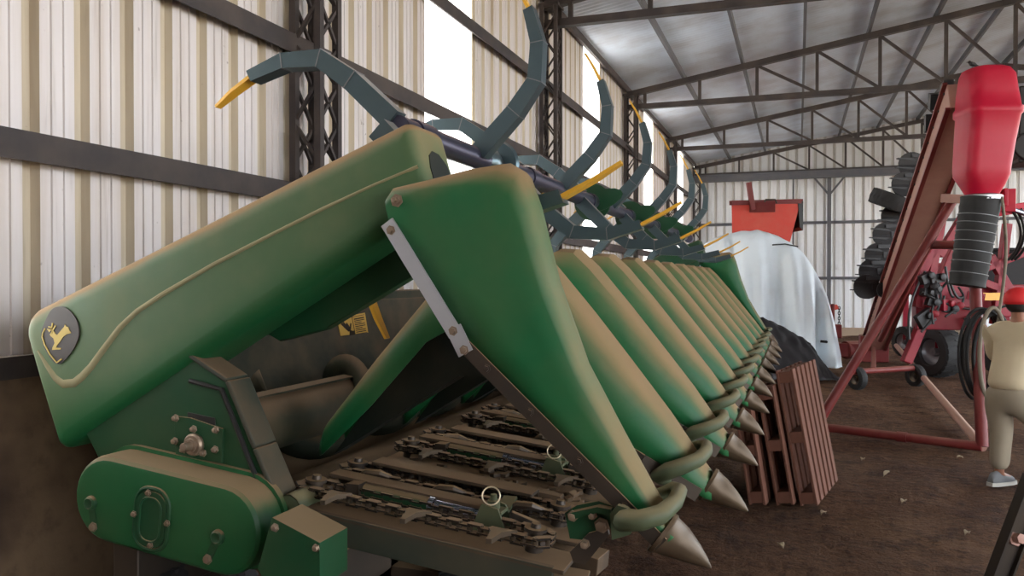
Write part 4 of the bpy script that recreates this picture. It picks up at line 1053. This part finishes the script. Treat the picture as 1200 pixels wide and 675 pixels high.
# ================================================================== PERSON
FD = 7.0
foot = at(1183, 576, FD); pf = V(foot.x, foot.y, 0)
pe = thing('person', 'person in red cap, beige shirt and trousers walking off to the right', 'person', pf)
fx = (cr_*.92+cf_*.38).normalized(); sx2 = V(fx.y, -fx.x, 0)      # facing, and the person's right hand side
def pp(f, s, z): return pf + fx*f + sx2*s + V(0,0,z)
def skin(name, nodes, edges, mat, parent, root=0, sub=2):
    me = bpy.data.meshes.new(name); off = WORLD[parent.name]
    me.from_pydata([n[0]-off for n in nodes], edges, []); me.materials.append(mat)
    o = bpy.data.objects.new(name, me); C.objects.link(o); o.parent = parent
    md = o.modifiers.new('skin', 'SKIN'); md.use_smooth_shade = True
    for i, n in enumerate(nodes):
        r = n[1]; me.skin_vertices[0].data[i].radius = r if isinstance(r, tuple) else (r, r)
        me.skin_vertices[0].data[i].use_root = (i == root)
    ms = o.modifiers.new('smooth', 'SUBSURF'); ms.levels = sub; ms.render_levels = sub
    bpy.context.view_layer.update(); dg = bpy.context.evaluated_depsgraph_get()
    m2 = bpy.data.meshes.new_from_object(o.evaluated_get(dg)); o.modifiers.clear(); o.data = m2; m2.name = name
    m2.polygons.foreach_set('use_smooth', [True]*len(m2.polygons)); WORLD[o.name] = off
    return o
hipz, shz = .90, 1.38
L = dict(hip=pp(0, -.10, .86), knee=pp(.05, -.10, .48), ank=pp(.02, -.10, .09), toe=pp(.17, -.10, .04))
R_ = dict(hip=pp(.02, .10, .86), knee=pp(.28, .10, .52), ank=pp(.18, .10, .14), toe=pp(.33, .10, .08))
chest = pp(.10, 0, 1.22); neck = pp(.12, 0, 1.44); head = pp(.19, 0, 1.58)
el_l, wr_l = pp(.16, -.26, 1.10), pp(.38, -.22, 1.04); el_r, wr_r = pp(.22, .26, 1.12), pp(.45, .20, 1.08)
nodes = [(pp(0,0,.92), (.13,.11)), (pp(.04,0,1.08), (.12,.10)), (chest, (.15,.11)), (pp(.13,0,1.36), (.11,.08)), (neck, .055), (pp(.12,0,1.51), .06), (pp(.125,0,1.585), (.078,.085)), (pp(.125,0,1.655), (.065,.07)),
         (pp(.12,-.17,1.36), .055), (el_l, .042), (wr_l, .028), (pp(.12,.17,1.36), .055), (el_r, .042), (wr_r, .028),
         (L['hip'], .085), (L['knee'], .058), (L['ank'], .04), (R_['hip'], .085), (R_['knee'], .058), (R_['ank'], .04), (pp(.215,0,1.565), .014), (L['toe'], .03), (R_['toe'], .03)]
for wr, s in ((wr_l, -1), (wr_r, 1)):
    k = len(nodes); pm = wr+fx*.05; nodes.append((pm, (.034,.016))); nodes.append((pm+fx*.035, (.034,.015)))
    for q in range(4):
        b = pm+fx*.045+V(0,0,.026-.018*q); ln = (.038,.044,.042,.032)[q]
        nodes += [(b, .0085), (b+fx*ln*.9-sx2*s*.008, .008), (b+fx*ln*1.5-sx2*s*.032, .007)]
    nodes += [(pm+V(0,0,.03)-sx2*s*.01, .0095), (pm+V(0,0,.05)+fx*.03-sx2*s*.022, .0085)]
edges = [(0,1),(1,2),(2,3),(3,4),(4,5),(5,6),(6,7),(3,8),(8,9),(9,10),(3,11),(11,12),(12,13),(0,14),(14,15),(15,16),(0,17),(17,18),(18,19),(6,20),(16,21),(19,22)]
for w_, k in ((10, 23), (13, 23+16)):
    edges += [(w_, k), (k, k+1)]
    for q in range(4): b = k+2+3*q; edges += [(k+1, b), (b, b+1), (b+1, b+2)]
    edges += [(k, k+14), (k+14, k+15)]
skin('body', nodes, edges, M['skin'], pe)
hip0 = pp(0,0,.90)
skin('shirt', [(pp(-.01,0,.82), (.19,.155)), (pp(.0,0,.93), (.185,.15)), (pp(.05,0,1.08), (.185,.15)), (chest, (.205,.155)), (pp(.12,0,1.36), (.16,.115)), (pp(.145,0,1.43), (.08,.075)),
      (pp(.11,-.20,1.35), .088), (pp(.15,-.265,1.12), .07), (pp(.33,-.225,1.05), .05), (pp(.11,.20,1.35), .088), (pp(.2,.265,1.13), .07), (pp(.40,.21,1.09), .05)],
     [(0,1),(1,2),(2,3),(3,4),(4,5),(4,6),(6,7),(7,8),(4,9),(9,10),(10,11)], M['shirt'], pe)
skin('trousers', [(pp(0,0,.93), (.16,.135)), (pp(0,0,.84), (.165,.14)), (pp(0,-.10,.72), .125), (pp(.05,-.10,.48), .095), (pp(.03,-.10,.28), .085), (pp(.02,-.10,.12), .085), (pp(.04,.10,.72), .12), (pp(.28,.10,.52), .09), (pp(.22,.10,.32), .08), (pp(.18,.10,.18), .08)],
     [(0,1),(1,2),(2,3),(3,4),(4,5),(1,6),(6,7),(7,8),(8,9)], M['trousers'], pe)
for q, (sd2, f0, z0) in enumerate(((-.10, 0, 0), (.10, .16, .05))):
    mb = MB(); rings = []
    for f, w2, h2 in ((-.09, .03, .05), (-.06, .042, .09), (0, .045, .10), (.06, .048, .075), (.12, .05, .05), (.17, .042, .04), (.20, .02, .02)):
        rings.append([pp(f0+f, sd2+w2*math.cos(a), z0+.03+max(-.005, h2*math.sin(a))) for a in [2*PI*k/16 for k in range(16)]])
    mb.loft(rings, closed=True, caps=True); so_ = obj('shoe', mb, M['shoe'], pe, sharp=60)
    mb = MB(); mb.loft([[pp(f0+f, sd2+w2*s, z0+z) for s, z in ((-1,0),(1,0),(1,.032),(-1,.032))] for f, w2 in ((-.10,.03),(-.06,.05),(.06,.055),(.13,.056),(.19,.045),(.215,.02))], closed=True, caps=True, smooth=False); obj('sole', mb, M['sole'], so_)
hc_ = pp(.12,0,1.60)
mb = MB(); rings = []
for z, r in ((-.03, .118), (.0, .122), (.04, .118), (.075, .100), (.10, .07), (.115, .03), (.118, .002)):
    rings.append([hc_+fx*(r*1.08*math.cos(a))+sx2*(r*.92*math.sin(a))+V(0,0,z+.02) for a in [2*PI*k/24 for k in range(24)]])
mb.loft(rings, closed=True); vis = [[hc_+fx*(.10+.11*math.sin(PI*k/10)*t)+sx2*(.095*math.cos(PI*k/10))+V(0,0,-.005-.03*t) for k in range(11)] for t in (0, .5, 1)]
mb.loft(vis); obj('cap', mb, M['cap'], pe, sharp=60, solid=.004)
mb = MB(); rings = []
for z, r in ((-.075, .06), (-.05, .085), (-.02, .098), (.02, .103)):
    rings.append([hc_+fx*(r*1.06*math.cos(a))+sx2*(r*.94*math.sin(a))+V(0,0,z) for a in [PI*.42+PI*1.16*k/16 for k in range(17)]])
mb.loft(rings); obj('hair', mb, M['hair'], pe, solid=.006, sharp=0)
for s in (-1, 1):
    mb = MB(); mb.lathe(pp(.125, s*.085, 1.575), sx2*s, [(0,.022),(.008,.028),(.014,.024),(.012,.01)], 12); obj('ear', mb, M['skin'], pe)

# ================================================================== scraps of husk lying on the earth
for i, (px, py, lab) in enumerate(((1040,557,'pale dry husk scraps left of the shoe, in the open middle of the floor'), (1060,590,'small pale husk scrap below the middle scraps on the floor'), (966,604,'pale husk scrap on the earth in front of the pallets'), (1135,628,'curled pale husk nearest the lower right bar'), (916,642,'thin pale straw on the earth right of the nearest nose tip'), (1126,538,'pale scrap on the earth near the auger right foot'), (1012,540,'pale pebble sized scrap below the auger base tube'))):
    p = P(px, py, Z=.02); mb = MB(); a0 = random.uniform(0, 6); R = Matrix.Rotation(a0, 3, 'Z'); ln = .07 if i else .22
    mb.loft([[p+R @ V(ln*(t-.5), w2*.022*math.sin(PI*t)+.0*t, .018*math.sin(PI*t)+.012*abs(w2)+random.uniform(0,.004)) for w2 in (-1, 0, 1)] for t in [k/6 for k in range(7)]])
    tag(obj('husk_scrap', mb, M['leaf'], None, base=p, solid=.003, sharp=0), lab, 'husk', 'husk scraps on the earth floor')
